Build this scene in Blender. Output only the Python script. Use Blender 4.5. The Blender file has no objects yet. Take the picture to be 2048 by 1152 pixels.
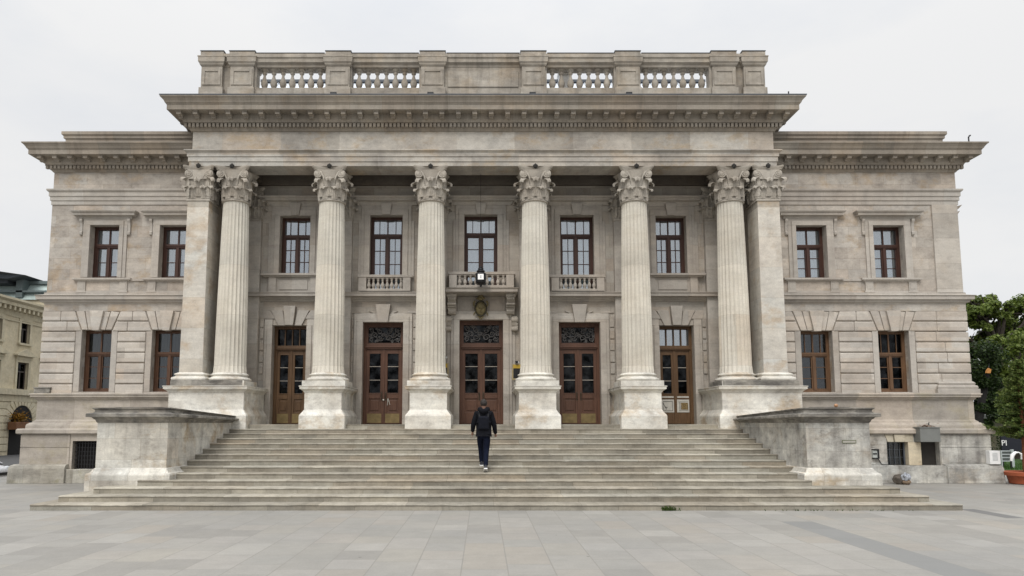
SKY_LOW, SKY_HIGH, SUN_E, EXPO = 0.87, 4.8, 1.6, 0.0
import bpy, bmesh, math, random
from mathutils import Vector, Matrix
R = math.radians
random.seed(7)
SC = bpy.context.scene
COL = SC.collection
# ---------------------------------------------------------------- camera model (photo 2048 x 1152)
FPX, PITCH, EYE, CX, CY = 1420.0, R(6.0), 1.89, 966.0, 696.0

def P(x, y, Y):
    """world X, Z of the point seen at photo pixel (x, y) at depth Y"""
    a = math.atan((CY - y) / FPX) + PITCH
    z = math.tan(a) * Y
    fwd = Y * math.cos(PITCH) + z * math.sin(PITCH)
    return (x - CX) / FPX * fwd, EYE + z

def PZ(y, Y): return P(CX, y, Y)[1]
def PX(x, y, Y): return P(x, y, Y)[0]

cam_d = bpy.data.cameras.new("camera")
cam = bpy.data.objects.new("camera", cam_d); COL.objects.link(cam)
cam.location = (0, 0, EYE)
cam.rotation_euler = (R(90) + PITCH, 0, 0)
cam_d.sensor_fit = 'HORIZONTAL'; cam_d.sensor_width = 36.0
cam_d.lens = FPX / 2048 * 36.0
cam_d.shift_x = (1024 - CX) / 2048.0
cam_d.shift_y = (CY - 576) / 2048.0
cam_d.clip_end = 2000
SC.camera = cam

# ---------------------------------------------------------------- mesh builder
class MB:
    def __init__(s): s.v = []; s.f = []
    def add(s, vs, fs):
        o = len(s.v); s.v += [tuple(p) for p in vs]; s.f += [tuple(i + o for i in f) for f in fs]; return s
    def box(s, x0, x1, y0, y1, z0, z1):
        return s.add([(x0,y0,z0),(x1,y0,z0),(x1,y1,z0),(x0,y1,z0),(x0,y0,z1),(x1,y0,z1),(x1,y1,z1),(x0,y1,z1)],
                     [(0,3,2,1),(4,5,6,7),(0,1,5,4),(1,2,6,5),(2,3,7,6),(3,0,4,7)])
    def quad(s, a, b, c, d): return s.add([a,b,c,d], [(0,1,2,3)])
    def prism(s, poly, y0, y1):
        """(x, z) outline extruded from y0 to y1"""
        n = len(poly)
        vs = [(x,y0,z) for x,z in poly] + [(x,y1,z) for x,z in poly]
        return s.add(vs, [tuple(range(n)), tuple(range(2*n-1, n-1, -1))] + [(i,(i+1)%n,(i+1)%n+n,i+n) for i in range(n)])
    def prism_x(s, poly, x0, x1):
        """(y, z) outline extruded from x0 to x1"""
        n = len(poly)
        vs = [(x0,y,z) for y,z in poly] + [(x1,y,z) for y,z in poly]
        return s.add(vs, [tuple(range(n)), tuple(range(2*n-1, n-1, -1))] + [(i,(i+1)%n,(i+1)%n+n,i+n) for i in range(n)])
    def prism_z(s, poly, z0, z1):
        n = len(poly)
        vs = [(x,y,z0) for x,y in poly] + [(x,y,z1) for x,y in poly]
        return s.add(vs, [tuple(range(n-1,-1,-1)), tuple(range(n, 2*n))] + [(i,(i+1)%n,(i+1)%n+n,i+n) for i in range(n)])
    def lathe(s, cx, cy, prof, n=24, fn=None, caps=True):
        m = len(prof); vs = []
        for r, z in prof:
            for k in range(n):
                a = 2*math.pi*k/n
                rr = fn(r, z, a) if fn else r
                vs.append((cx + rr*math.cos(a), cy + rr*math.sin(a), z))
        fs = [(i*n+k, i*n+(k+1)%n, (i+1)*n+(k+1)%n, (i+1)*n+k) for i in range(m-1) for k in range(n)]
        if caps: fs += [tuple(range(n-1,-1,-1)), tuple(range((m-1)*n, m*n))]
        return s.add(vs, fs)
    def tube(s, pts, rad, n=6, caps=True):
        pts = [Vector(p) for p in pts]; m = len(pts)
        if not hasattr(rad, '__len__'): rad = [rad]*m
        vs = []; up = None
        for i, p in enumerate(pts):
            t = (pts[min(i+1,m-1)] - pts[max(i-1,0)])
            if t.length < 1e-9: t = Vector((0,0,1))
            t.normalize()
            if up is None:
                up = Vector((0,0,1)) if abs(t.z) < .9 else Vector((1,0,0))
            a = t.cross(up)
            if a.length < 1e-6: a = t.orthogonal()
            a.normalize(); b = a.cross(t).normalized(); up = b
            for k in range(n):
                th = 2*math.pi*k/n
                vs.append(p + (a*math.cos(th) + b*math.sin(th))*rad[i])
        fs = [(i*n+k, i*n+(k+1)%n, (i+1)*n+(k+1)%n, (i+1)*n+k) for i in range(m-1) for k in range(n)]
        if caps: fs += [tuple(range(n-1,-1,-1)), tuple(range((m-1)*n, m*n))]
        return s.add(vs, fs)
    def sweep(s, path, prof, caps=True, zfn=None):
        """profile (out, z) along a plan path; outward is to the right of travel"""
        n = len(path); k = len(prof); vs = []
        nor = []
        for i in range(n-1):
            d = Vector((path[i+1][0]-path[i][0], path[i+1][1]-path[i][1])).normalized()
            nor.append(Vector((d.y, -d.x)))
        for i in range(n):
            if i == 0: m = nor[0]
            elif i == n-1: m = nor[-1]
            else:
                m = (nor[i-1] + nor[i]) / (1 + nor[i-1].dot(nor[i]))
            for o, z in prof:
                x, y = path[i][0] + m.x*o, path[i][1] + m.y*o
                vs.append((x, y, zfn(x, y, z) if zfn else z))
        fs = [(i*k+j, (i+1)*k+j, (i+1)*k+j+1, i*k+j+1) for i in range(n-1) for j in range(k-1)]
        if caps: fs += [tuple(range(k)), tuple(range(n*k-1, (n-1)*k-1, -1))]
        return s.add(vs, fs)
    def sphere(s, c, r, n=12, m=8, sq=(1,1,1)):
        vs = [(c[0], c[1], c[2]-r*sq[2])]
        for i in range(1, m):
            t = math.pi*i/m
            for k in range(n):
                a = 2*math.pi*k/n
                vs.append((c[0]+r*sq[0]*math.sin(t)*math.cos(a), c[1]+r*sq[1]*math.sin(t)*math.sin(a), c[2]-r*sq[2]*math.cos(t)))
        vs.append((c[0], c[1], c[2]+r*sq[2]))
        fs = [(0, 1+(k+1)%n, 1+k) for k in range(n)]
        for i in range(m-2):
            for k in range(n):
                a = 1+i*n
                fs.append((a+k, a+(k+1)%n, a+n+(k+1)%n, a+n+k))
        L = len(vs)-1; a = 1+(m-2)*n
        fs += [(a+k, a+(k+1)%n, L) for k in range(n)]
        return s.add(vs, fs)
    def drop(s, dz):
        s.v = [(x, y, z+dz) for x, y, z in s.v]; return s
    def build(s, name, mat, parent=None, smooth=False, bevel=0, loc=None, recalc=True, seg=2, ang=42):
        me = bpy.data.meshes.new(name)
        me.from_pydata(s.v, [], s.f)
        if recalc:
            bm = bmesh.new(); bm.from_mesh(me)
            bmesh.ops.recalc_face_normals(bm, faces=bm.faces)
            bm.to_mesh(me); bm.free()
        me.materials.append(mat)
        if smooth:
            for p in me.polygons: p.use_smooth = True
            me.set_sharp_from_angle(angle=R(ang))
        me.update()
        o = bpy.data.objects.new(name, me); COL.objects.link(o)
        if loc: o.location = loc
        if bevel:
            b = o.modifiers.new("edge", 'BEVEL'); b.width = bevel; b.segments = seg; b.limit_method = 'ANGLE'; b.angle_limit = R(50)
        if parent: adopt(o, parent)
        return o

WORLDLOC = {}
def adopt(o, parent):
    o.parent = parent
    w = WORLDLOC.get(parent.name, Vector((0,0,0)))
    o.matrix_parent_inverse = Matrix.Translation(-w)

def tag(o, label=None, cat=None, group=None, kind=None):
    if label: o["label"] = label
    if cat: o["category"] = cat
    if group: o["group"] = group
    if kind: o["kind"] = kind
    return o

def thing(name, label, cat, loc=(0,0,0), group=None):
    o = bpy.data.objects.new(name, None); COL.objects.link(o)
    o.location = loc; o.empty_display_size = .3
    WORLDLOC[o.name] = Vector(loc)
    return tag(o, label, cat, group)

def wall_openings(mb, x0, x1, z0, z1, yf, ops, depth):
    """front wall face at y = yf with rectangular openings and their reveals"""
    ops0 = ops; ops = [(a-.018, b+.018, c-.018, d+.018) for a, b, c, d in ops]
    xs = sorted(set([x0, x1] + [v for o in ops for v in (o[0], o[1]) if x0 < v < x1]))
    zs = sorted(set([z0, z1] + [v for o in ops for v in (o[2], o[3]) if z0 < v < z1]))
    for i in range(len(xs)-1):
        for j in range(len(zs)-1):
            cx, cz = (xs[i]+xs[i+1])/2, (zs[j]+zs[j+1])/2
            if any(o[0] < cx < o[1] and o[2] < cz < o[3] for o in ops): continue
            mb.quad((xs[i],yf,zs[j]), (xs[i+1],yf,zs[j]), (xs[i+1],yf,zs[j+1]), (xs[i],yf,zs[j+1]))
    for a, b, c, d in ops0:
        e = yf + depth; a -= .018; b += .018; c -= .018; d += .018
        mb.quad((a,yf,c),(a,yf,d),(a,e,d),(a,e,c)); mb.quad((b,yf,d),(b,yf,c),(b,e,c),(b,e,d))
        mb.quad((a,yf,d),(b,yf,d),(b,e,d),(a,e,d)); mb.quad((b,yf,c),(a,yf,c),(a,e,c),(b,e,c))

# ---------------------------------------------------------------- materials
class NT:
    def __init__(s, name):
        s.m = bpy.data.materials.new(name); s.m.use_nodes = True
        s.t = s.m.node_tree; s.t.nodes.clear()
        s.out = s.t.nodes.new("ShaderNodeOutputMaterial")
    def n(s, typ, ins=None, **props):
        nd = s.t.nodes.new(typ)
        for k, v in props.items(): setattr(nd, k, v)
        for k, v in (ins or {}).items(): s.put(nd.inputs[k], v)
        return nd
    def put(s, sock, v):
        if hasattr(v, 'is_output'): s.t.links.new(v, sock)
        else: sock.default_value = v
    def math(s, op, a, b=0.0, clamp=False):
        nd = s.n("ShaderNodeMath", {0: a, 1: b}, operation=op, use_clamp=clamp); return nd.outputs[0]
    def mix(s, fac, a, b, blend='MIX'):
        nd = s.n("ShaderNodeMix", data_type='RGBA', blend_type=blend)
        s.put(nd.inputs[0], fac); s.put(nd.inputs[6], a); s.put(nd.inputs[7], b); return nd.outputs[2]
    def ramp(s, fac, stops, interp='LINEAR'):
        nd = s.n("ShaderNodeValToRGB", {0: fac}); cr = nd.color_ramp; cr.interpolation = interp
        while len(cr.elements) < len(stops): cr.elements.new(.5)
        for e, (p, c) in zip(cr.elements, stops):
            e.position = p; e.color = (c[0], c[1], c[2], 1) if hasattr(c, '__len__') else (c, c, c, 1)
        return nd.outputs[0]
    def noise(s, vec, scale, detail=4, rough=.55):
        nd = s.n("ShaderNodeTexNoise", {"Vector": vec, "Scale": scale, "Detail": detail, "Roughness": rough}); return nd.outputs[0]
    def vec(s, x, y, z=0.0):
        return s.n("ShaderNodeCombineXYZ", {0: x, 1: y, 2: z}).outputs[0]
    def finish(s, shader): s.t.links.new(shader, s.out.inputs[0]); return s.m

def c4(c): return (c[0], c[1], c[2], 1)

def stone(name, base, light=None, block=None, var=.5, tones=None, warm=.35, ochre=(.38,.285,.18), streak=0., grime=(.10,.095,.09),
          vein=.5, bump=.25, rough=.82, mortar=.6, crust=0., seed=0., wash=.3, mott=.35, cyl=False, wsc=.75):
    t = NT(name); tune = lambda c: (c[0]*1.06, c[1]*1.095, c[2]*1.10)
    base = tune(base); light = tune(light) if light else None
    geo = t.n("ShaderNodeNewGeometry"); sp = t.n("ShaderNodeSeparateXYZ", {0: geo.outputs["Position"]})
    X, Y, Z = sp.outputs
    rnd = t.n("ShaderNodeObjectInfo").outputs["Random"]
    if cyl: u = t.math('ADD', X, t.math('MULTIPLY', Y, .93))
    else:
        nx = t.n("ShaderNodeSeparateXYZ", {0: geo.outputs["True Normal"]}).outputs[0]
        s_ = t.math('GREATER_THAN', t.math('ABSOLUTE', nx), .75)
        u = t.math('ADD', t.math('MULTIPLY', X, t.math('SUBTRACT', 1.0, s_)), t.math('MULTIPLY', Y, s_))
    ub = t.math('ADD', u, 200.37 + seed)
    u = t.math('ADD', ub, t.math('MULTIPLY', rnd, 37.0))
    pos = t.vec(u, t.math('MULTIPLY', Y, .3), Z)
    light = light or tuple(min(.8, c*1.25) for c in base)
    n1 = t.noise(pos, .9, 5, .6)
    col = t.mix(t.ramp(n1, [(.32, 0.), (.68, 1.)]), c4(base), c4(light))
    mort = None
    if block:
        bt = t.n("ShaderNodeTexBrick", {"Vector": t.vec(ub, t.math('ADD', Z, 100.0)), "Color1": (0,0,0,1), "Color2": (1,1,1,1), "Mortar": (.5,.5,.5,1), "Scale": 1.0,
                 "Mortar Size": .004, "Mortar Smooth": .3, "Bias": 0., "Brick Width": block[0], "Row Height": block[1]}, offset=.42, offset_frequency=2, squash=.8, squash_frequency=3)
        tones = tones or [tuple(c*.74 for c in base), (base[0]*.95, base[1]*.89, base[2]*.84), tuple(c*1.10 for c in light), (base[0]*1.10, base[1]*.97, base[2]*.86), (light[0]*.90, light[1]*.94, light[2]*.98), tuple(c*1.02 for c in base)]
        k = len(tones)
        tr = t.ramp(bt.outputs[0], [((i+.5)/k, c) for i, c in enumerate(tones)])
        col = t.mix(var, col, tr)
        mort = bt.outputs[1]
    if vein:
        nv = t.noise(t.vec(t.math('MULTIPLY', u, .5), t.math('MULTIPLY', Y, .4), t.math('MULTIPLY', Z, 5.5)), 1.3, 6, .65)
        col = t.mix(vein, col, t.ramp(nv, [(.3, .74), (.5, 1.0), (.72, 1.2)]), 'MULTIPLY')
    if warm:
        nw = t.noise(t.vec(t.math('MULTIPLY', u, 1.0), t.math('ADD', Y, 31.7+seed), t.math('MULTIPLY', Z, 1.5)), wsc, 8, .70)
        col = t.mix(t.math('MULTIPLY', t.ramp(nw, [(.52, 0.), (.64, 1.)]), warm), col, c4(ochre))
    if wash:
        nc = t.noise(t.vec(t.math('MULTIPLY', u, 1.3), t.math('ADD', Y, 77.7), t.math('MULTIPLY', Z, 1.1)), .6, 7, .68)
        col = t.mix(wash, col, t.ramp(nc, [(.34, (.56,.56,.575)), (.5, 1.0), (.64, (1.24,1.23,1.20))]), 'MULTIPLY')
    if mott:
        nm = t.noise(t.vec(u, t.math('ADD', t.math('MULTIPLY', Y, .6), 5.5), t.math('MULTIPLY', Z, 1.6)), 2.6, 9, .74)
        col = t.mix(mott, col, t.ramp(nm, [(.36, (.58,.57,.57)), (.47, .95), (.54, 1.05), (.66, (1.32,1.32,1.30))]), 'MULTIPLY')
    nf = t.noise(pos, 26, 6, .7)
    col = t.mix(.5, col, t.ramp(nf, [(.3, .78), (.7, 1.18)]), 'MULTIPLY')
    if streak:
        ns = t.noise(t.vec(t.math('MULTIPLY', u, 5.), t.math('MULTIPLY', Y, .3), t.math('MULTIPLY', Z, .45)), 1.0, 5, .65)
        nb = t.noise(t.vec(t.math('MULTIPLY', u, .6), 3.3, t.math('MULTIPLY', Z, .6)), 1.0, 3, .6)
        col = t.mix(t.math('MULTIPLY', t.math('MULTIPLY', t.ramp(ns, [(.47, 0.), (.66, 1.)]), t.ramp(nb, [(.40, .25), (.58, 1.)])), streak), col, c4(grime))
    if crust:
        ng = t.noise(t.vec(t.math('MULTIPLY', u, .7), t.math('ADD', Y, 11.3), t.math('MULTIPLY', Z, 2.0)), 1.7, 8, .72)
        col = t.mix(t.math('MULTIPLY', t.ramp(ng, [(.40, 0.), (.60, 1.)]), crust), col, c4((.045, .043, .042)))
    h = t.math('ADD', t.math('MULTIPLY', nf, .5), t.math('MULTIPLY', t.noise(pos, 6, 6, .65), 1.0))
    if mort:
        col = t.mix(mort, col, t.mix(1.0, col, (mortar, mortar*.97, mortar*.93, 1), 'MULTIPLY'))
        h = t.math('SUBTRACT', h, t.math('MULTIPLY', mort, .6))
    bp = t.n("ShaderNodeBump", {"Strength": bump, "Distance": .02, "Height": h})
    b = t.n("ShaderNodeBsdfPrincipled", {"Base Color": col, "Roughness": rough, "Normal": bp.outputs[0]})
    b.inputs["Specular IOR Level"].default_value = .25
    return t.finish(b.outputs[0])

def plain(name, col, rough=.6, metal=0., spec=.4, var=.15, scale=8., bump=0., emit=None, estr=1.0):
    t = NT(name)
    tc = t.n("ShaderNodeTexCoord")
    n1 = t.noise(tc.outputs["Object"], scale, 5, .6)
    c = t.mix(1.0, c4(col), t.ramp(n1, [(.25, 1-var), (.75, 1+var)]), 'MULTIPLY')
    ins = {"Base Color": c, "Roughness": rough, "Metallic": metal, "Specular IOR Level": spec}
    if bump:
        ins["Normal"] = t.n("ShaderNodeBump", {"Strength": bump, "Distance": .02, "Height": n1}).outputs[0]
    b = t.n("ShaderNodeBsdfPrincipled", ins)
    if emit: b.inputs["Emission Color"].default_value = c4(emit); b.inputs["Emission Strength"].default_value = estr
    return t.finish(b.outputs[0])

def wood(name, c1, c2, rough=.45):
    t = NT(name)
    geo = t.n("ShaderNodeNewGeometry"); mp = t.n("ShaderNodeMapping", {"Vector": geo.outputs["Position"], "Scale": (14, 14, 1.2)})
    n1 = t.noise(mp.outputs[0], 2.0, 6, .65)
    n2 = t.noise(geo.outputs["Position"], 1.3, 3)
    c = t.mix(t.ramp(n1, [(.3, 0.), (.7, 1.)]), c4(c1), c4(c2))
    c = t.mix(.6, c, t.ramp(n2, [(.3, .7), (.7, 1.25)]), 'MULTIPLY')
    b = t.n("ShaderNodeBsdfPrincipled", {"Base Color": c, "Roughness": rough, "Specular IOR Level": .35})
    return t.finish(b.outputs[0])

def glass(name, fac, tint=(.75,.8,.82), patchy=False):
    t = NT(name)
    geo = t.n("ShaderNodeNewGeometry")
    bp = t.n("ShaderNodeBump", {"Strength": .02, "Distance": .02, "Height": t.noise(geo.outputs["Position"], 2.2, 2)})
    tr = t.n("ShaderNodeBsdfTransparent", {0: c4(tint)})
    gl = t.n("ShaderNodeBsdfGlossy", {"Color": (.93,.96,1,1), "Roughness": .02, "Normal": bp.outputs[0]})
    if patchy:
        fac = t.math('MULTIPLY', t.ramp(t.noise(geo.outputs["Position"], 3.1, 6, .65), [(.40, .12), (.66, 1.)]), fac)  # noise painted into the mirror share imitates cloud-like reflections
    mx = t.n("ShaderNodeMixShader", {0: fac, 1: tr.outputs[0], 2: gl.outputs[0]})
    return t.finish(mx.outputs[0])

def leafmat(name, c1, c2, c3, trans=.35):
    t = NT(name)
    geo = t.n("ShaderNodeNewGeometry")
    r = geo.outputs["Random Per Island"]
    n = t.noise(geo.outputs["Position"], .8, 4, .6)
    f = t.math('ADD', t.math('MULTIPLY', r, .55), t.math('MULTIPLY', n, .5))
    c = t.ramp(f, [(.2, c1), (.5, c2), (.85, c3)])
    d = t.n("ShaderNodeBsdfPrincipled", {"Base Color": c, "Roughness": .5, "Specular IOR Level": .3})
    tl = t.n("ShaderNodeBsdfTranslucent", {0: c})
    mx = t.n("ShaderNodeMixShader", {0: trans, 1: d.outputs[0], 2: tl.outputs[0]})
    return t.finish(mx.outputs[0])

M = {}
B0 = (.40, .355, .30); L0 = (.52, .475, .42)
M['wall'] = stone("ashlar_stone", (.345,.298,.258), (.46,.413,.368), block=(.95,.36), var=.42, warm=.55, ochre=(.36,.265,.165), wash=.45, vein=.3, mott=.5, wsc=1.25)
M['frieze'] = stone("frieze_stone", (.345,.308,.272), (.46,.425,.385), block=(1.9,1.3), var=.42, warm=.55, ochre=(.38,.285,.18), wash=.6, vein=.3, mortar=.8, mott=.45, wsc=1.1)
M['trim'] = stone("moulding_stone", (.355,.312,.275), (.435,.395,.355), block=(1.7,9.), var=0.36, warm=0.15, wash=0.25, vein=.3, streak=0.15, mortar=.8, mott=0.26)
M['cornice'] = stone("cornice_stone", (.235,.20,.168), (.325,.285,.242), block=(1.3,9.), var=0.42, warm=0.22, wash=0.31, streak=0.33, grime=(.085,.075,.065), vein=.2, mott=0.30)  # whole stone darkened in colour for shade under the cornice
M['rustic'] = stone("rusticated_stone", (.385,.335,.292), (.49,.44,.392), block=(1.1,.342), var=0.42, warm=0.22, wash=0.31, vein=.3, mortar=1., mott=0.34)
M['column'] = stone("column_stone", (.49,.437,.368), (.605,.555,.485), block=(50,1.62), var=0.36, warm=0.11, wash=0.22, vein=.15, streak=0.13, grime=(.28,.24,.18), mortar=.7, cyl=True, mott=0.15)
M['anta'] = stone("pillar_stone", (.42,.368,.31), (.57,.53,.48), block=(50,.98), var=0.60, warm=0.52, ochre=(.39,.275,.165), wash=0.37, vein=.35, mott=0.38)
M['ped'] = stone("pedestal_stone", (.53,.48,.42), (.70,.665,.61), warm=.65, ochre=(.42,.31,.19), wash=0.37, vein=.4, streak=0.12, grime=(.22,.2,.17), mott=.58, cyl=True)
M['cap'] = stone("weathered_cap_stone", (.235,.212,.185), (.37,.34,.30), warm=.1, wash=.5, streak=.5, crust=.72, vein=.2, mott=.5)
M['parapet'] = stone("parapet_stone", (.305,.26,.215), (.42,.375,.325), warm=0.34, wash=0.46, streak=0.36, grime=(.075,.066,.056), vein=.3, crust=.22, mott=0.45)
M['carved'] = stone("carved_stone", (.335,.29,.245), (.44,.395,.345), warm=0.11, wash=0.22, streak=0.18, vein=.1, cyl=True)
M['inner'] = stone("porch_stone", (.345,.302,.262), (.425,.38,.335), block=(1.05,.42), var=0.42, warm=0.19, wash=0.25, vein=.25)
M['pil'] = stone("pilaster_stone", (.365,.322,.283), (.46,.42,.378), block=(50,.85), var=0.48, warm=0.11, wash=0.31, vein=.25)
M['base'] = stone("plinth_stone", (.345,.302,.262), (.465,.42,.375), block=(1.8,9.), var=0.54, warm=0.34, ochre=(.30,.26,.15), wash=0.40, streak=0.15, vein=.35, mott=0.38)
M['moss'] = stone("mossy_plinth_stone", (.33,.30,.255), (.46,.43,.38), block=(1.5,9.), var=.4, warm=.85, ochre=(.215,.20,.105), wash=.5, streak=.4, grime=(.10,.09,.065), crust=.25, vein=.2, mott=.5)
M['cheek'] = stone("stair_wall_stone", (.44,.40,.35), (.59,.555,.505), block=(1.1,.50), var=.4, warm=.75, ochre=(.36,.27,.165), wash=.6, streak=.35, grime=(.17,.155,.135), vein=.3, mott=.65)
M['cheek2'] = stone("grey_stained_stone", (.32,.30,.275), (.55,.525,.485), block=(1.4,.55), var=.3, warm=.3, wash=.75, streak=.45, grime=(.13,.12,.112), vein=.2, seed=31., mott=.95)
M['step'] = stone("step_stone", (.245,.218,.178), (.335,.303,.252), block=(1.9,.131), var=.55, warm=.15, ochre=(.22,.175,.11), wash=.4, streak=.2, grime=(.085,.075,.055), vein=.15, mortar=.45, mott=.5)
M['soffit'] = stone("porch_ceiling_stone", (.105,.087,.072), (.15,.127,.108), warm=.1, wash=.3, streak=0., vein=.2)  # base colour darkened in place of deep porch shade
M['dark_stone'] = plain("blackened_stone", (.035,.033,.03), .9, var=.4, bump=.3)
M['win'] = wood("window_wood", (.040,.018,.013), (.072,.032,.022))
M['win2'] = wood("window_wood_worn", (.062,.030,.017), (.115,.056,.030))
M['win3'] = wood("window_wood_pale", (.095,.050,.026), (.165,.092,.048))
M['door'] = wood("door_wood", (.078,.036,.022), (.132,.064,.039))
M['door2'] = wood("door_wood_ochre", (.085,.046,.022), (.142,.080,.038))
M['glass'] = glass("window_glass", .29)
M['glass2'] = glass("dim_window_glass", .065, (.6,.62,.62))  # weak mirror stands in for dark surroundings it would reflect
M['dglass'] = glass("door_glass", .03, (.16,.17,.18), True)  # dark tint and weak mirror stand in for unlit rooms and surroundings
M['curtain'] = plain("curtain_cloth", (.64,.65,.65), .9, var=.1, scale=3)
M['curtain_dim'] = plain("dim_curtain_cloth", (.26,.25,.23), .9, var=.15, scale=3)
M['dark'] = plain("dark_interior", (.012,.011,.010), .9)  # near-black colour stands in for unlit depth behind openings
M['iron'] = plain("black_iron", (.016,.016,.018), .5, var=.3)
M['grille'] = plain("grey_ironwork", (.115,.11,.108), .5, metal=.2, var=.3)
M['brass'] = plain("brass_plate", (.21,.155,.07), .5, metal=.4, var=.35, scale=5)
M['lead'] = plain("lead_sheet", (.085,.095,.11), .6, var=.3, scale=3)
M['roofmetal'] = plain("pale_metal_roof", (.58,.62,.67), .5, var=.12, scale=2)
M['white'] = plain("white_paint", (.78,.78,.77), .5, var=.06)
M['black'] = plain("black_paint", (.012,.012,.013), .45)
# ================================================================ MAIN BUILDING
YW, YP, YE = 23.0, 24.1, 22.2          # wing wall, porch back wall, entablature face
XL, XR = -14.33, 15.77                 # outer corners of the wings
HW = 9.5                               # half width of the portico
RISE, TREAD, Y1 = .131, .50, 15.64
LAND = 14*RISE
BLD = thing("neoclassical_building", "large pale stone building with columned portico, roof balustrade and two lower side wings", "building", (0, 23, 0))

# ---------------------------------------------------------------- wings
LU = [(180,238.5), (319.5,378)]; RU = [(1592,1653), (1746,1808)]
LG = [(161.5,221.5), (302.5,362)]; RG = [(1603,1666.5), (1758,1820)]
def openings(pairs, yt, yb, Y):
    ym = (yt+yb)/2
    return [(PX(a,ym,Y), PX(b,ym,Y), PZ(yb,Y), PZ(yt,Y)) for a, b in pairs]
LUo, RUo = openings(LU, 451, 555.5, YW), openings(RU, 451.5, 558, YW)
LGo, RGo = openings(LG, 660, 782.5, YW), openings(RG, 661.5, 783, YW)
LBo = [(PX(145,912,YW-.3), PX(197,912,YW-.3), PZ(941.5,YW-.3), PZ(883,YW-.3))]
RBo = [(PX(1775.5,907,YW-.3), PX(1816,907,YW-.3), PZ(930.5,YW-.3), PZ(884,YW-.3)), (PX(1842.5,907,YW-.3), PX(1879,907,YW-.3), PZ(930.5,YW-.3), PZ(884,YW-.3))]
ZB, ZR0, ZR1, ZM0, ZM1 = 1.62, PZ(789,YW), PZ(622,YW), PZ(599,YW-.2), PZ(590,YW-.25)
ZA0, ZA1, ZF1 = PZ(410,YW), PZ(380,YW), PZ(345,YW)
def wing(x0, x1, outer, up, gr):
    m = MB()
    wall_openings(m, x0, x1, ZR0-.1, ZF1+.75, YW, up+gr, .34)
    for xx in (x0, x1): m.quad((xx,YW,0), (xx,46,0), (xx,46,ZF1+.75), (xx,YW,ZF1+.75))
    m.quad((x0,46,0), (x1,46,0), (x1,46,ZF1+.75), (x0,46,ZF1+.75))
    m.quad((x0,YW,ZF1+.75), (x1,YW,ZF1+.75), (x1,46,ZF1+.75), (x0,46,ZF1+.75))
    m.build("wing_wall", M['wall'], BLD, recalc=False)
wing(XL, -9.3, XL, LUo, LGo); wing(9.3, XR, XR, RUo, RGo)

def sweep_wing(name, mat, prof, left=True, right=True, inner=9.3, extra=None):
    for side in (0, 1):
        if (side == 0 and not left) or (side == 1 and not right): continue
        path = [(XL,45.9), (XL,YW), (-inner,YW)] if side == 0 else [(inner,YW), (XR,YW), (XR,45.9)]
        m = MB().sweep(path, prof)
        if extra: extra(m, side)
        m.build(name, mat, BLD, bevel=.006)

# rusticated ground storey: courses of cushion blocks round the windows
def rustication(x0, x1, ops, corner, vous):
    groups = {}; rnd = random.Random(int(abs(x0)*10)); h = (ZR1-ZR0)/8
    ztop = ops[0][3]
    for c in range(8):
        za, zb = ZR0 + c*h, ZR0 + (c+1)*h
        zm = (za+zb)/2
        cuts = []
        for o in ops:
            w = .20
            if zm < o[3]: cuts.append((o[0]-w, o[1]+w, None))
            else:
                cuts.append((o[0], o[1], o))
        cuts.sort(); segs = []; cur = x0
        prev = None
        for a, b, o in cuts:
            if a > cur: segs.append((cur, a, prev, o))
            cur = max(cur, b); prev = o
        if cur < x1: segs.append((cur, x1, prev, None))
        def fan(o, z, s):
            W = o[1]-o[0]; t = (z-o[3])/(ZR1-o[3])
            return (o[0]+o[1])/2+s*(W*(.5+.235*t)+.03)
        for si, (a, b, oa, ob) in enumerate(segs):
            m = groups.setdefault(sum((q[0]+q[1])/2 < (a+b)/2 for q in ops), MB())
            L = b-a
            n = 1 if L < .75 else max(1, round(L/1.0))
            if n > 1 or L > 1.2:
                n = max(n, 2); j = [a] + [a + L*(i+1)/n + rnd.uniform(-.17,.17)*(i < n-1) for i in range(n)]; j[-1] = b
            else: j = [a, b]
            for q in range(len(j)-1):
                e0 = .05 if abs(j[q]-x0) < 1e-6 and corner < 0 else 0
                e1 = .05 if abs(j[q+1]-x1) < 1e-6 and corner > 0 else 0
                dep = .9 if (e0 or e1) else .05
                if (oa and q == 0) or (ob and q == len(j)-2):
                    za_, zb_ = za+.016, zb-.016
                    l0, l1 = (fan(oa, za_, 1), fan(oa, zb_, 1)) if (oa and q == 0) else (j[q]-e0+.003, j[q]-e0+.003)
                    r0, r1 = (fan(ob, za_, -1), fan(ob, zb_, -1)) if (ob and q == len(j)-2) else (j[q+1]+e1-.003, j[q+1]+e1-.003)
                    m.prism([(l0,za_), (r0,za_), (r1,zb_), (l1,zb_)], YW-.06, YW+dep)
                    continue
                m.box(j[q]-e0+(.003 if q else 0), j[q+1]+e1-(.003 if q < len(j)-2 else 0), YW-.06, YW+dep, za+.016, zb-.016)
    m = MB()
    # side face courses
    for c in range(8):
        za, zb = ZR0 + c*h, ZR0 + (c+1)*h
        xs = (XL-.05, XL+.3) if corner < 0 else (XR-.3, XR+.05)
        for k in range(5): m.box(xs[0], xs[1], YW+.92+k*1.5, YW+.92+k*1.5+1.485, za+.016, zb-.016)
    m.build("rusticated_blocks", M['rustic'], BLD, bevel=.03)
    for m in groups.values(): m.build("rusticated_blocks", M['rustic'], BLD, bevel=.03)
rustication(XL, -9.4, LGo, -1, 0); rustication(9.4, XR, RGo, 1, 0)

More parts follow.
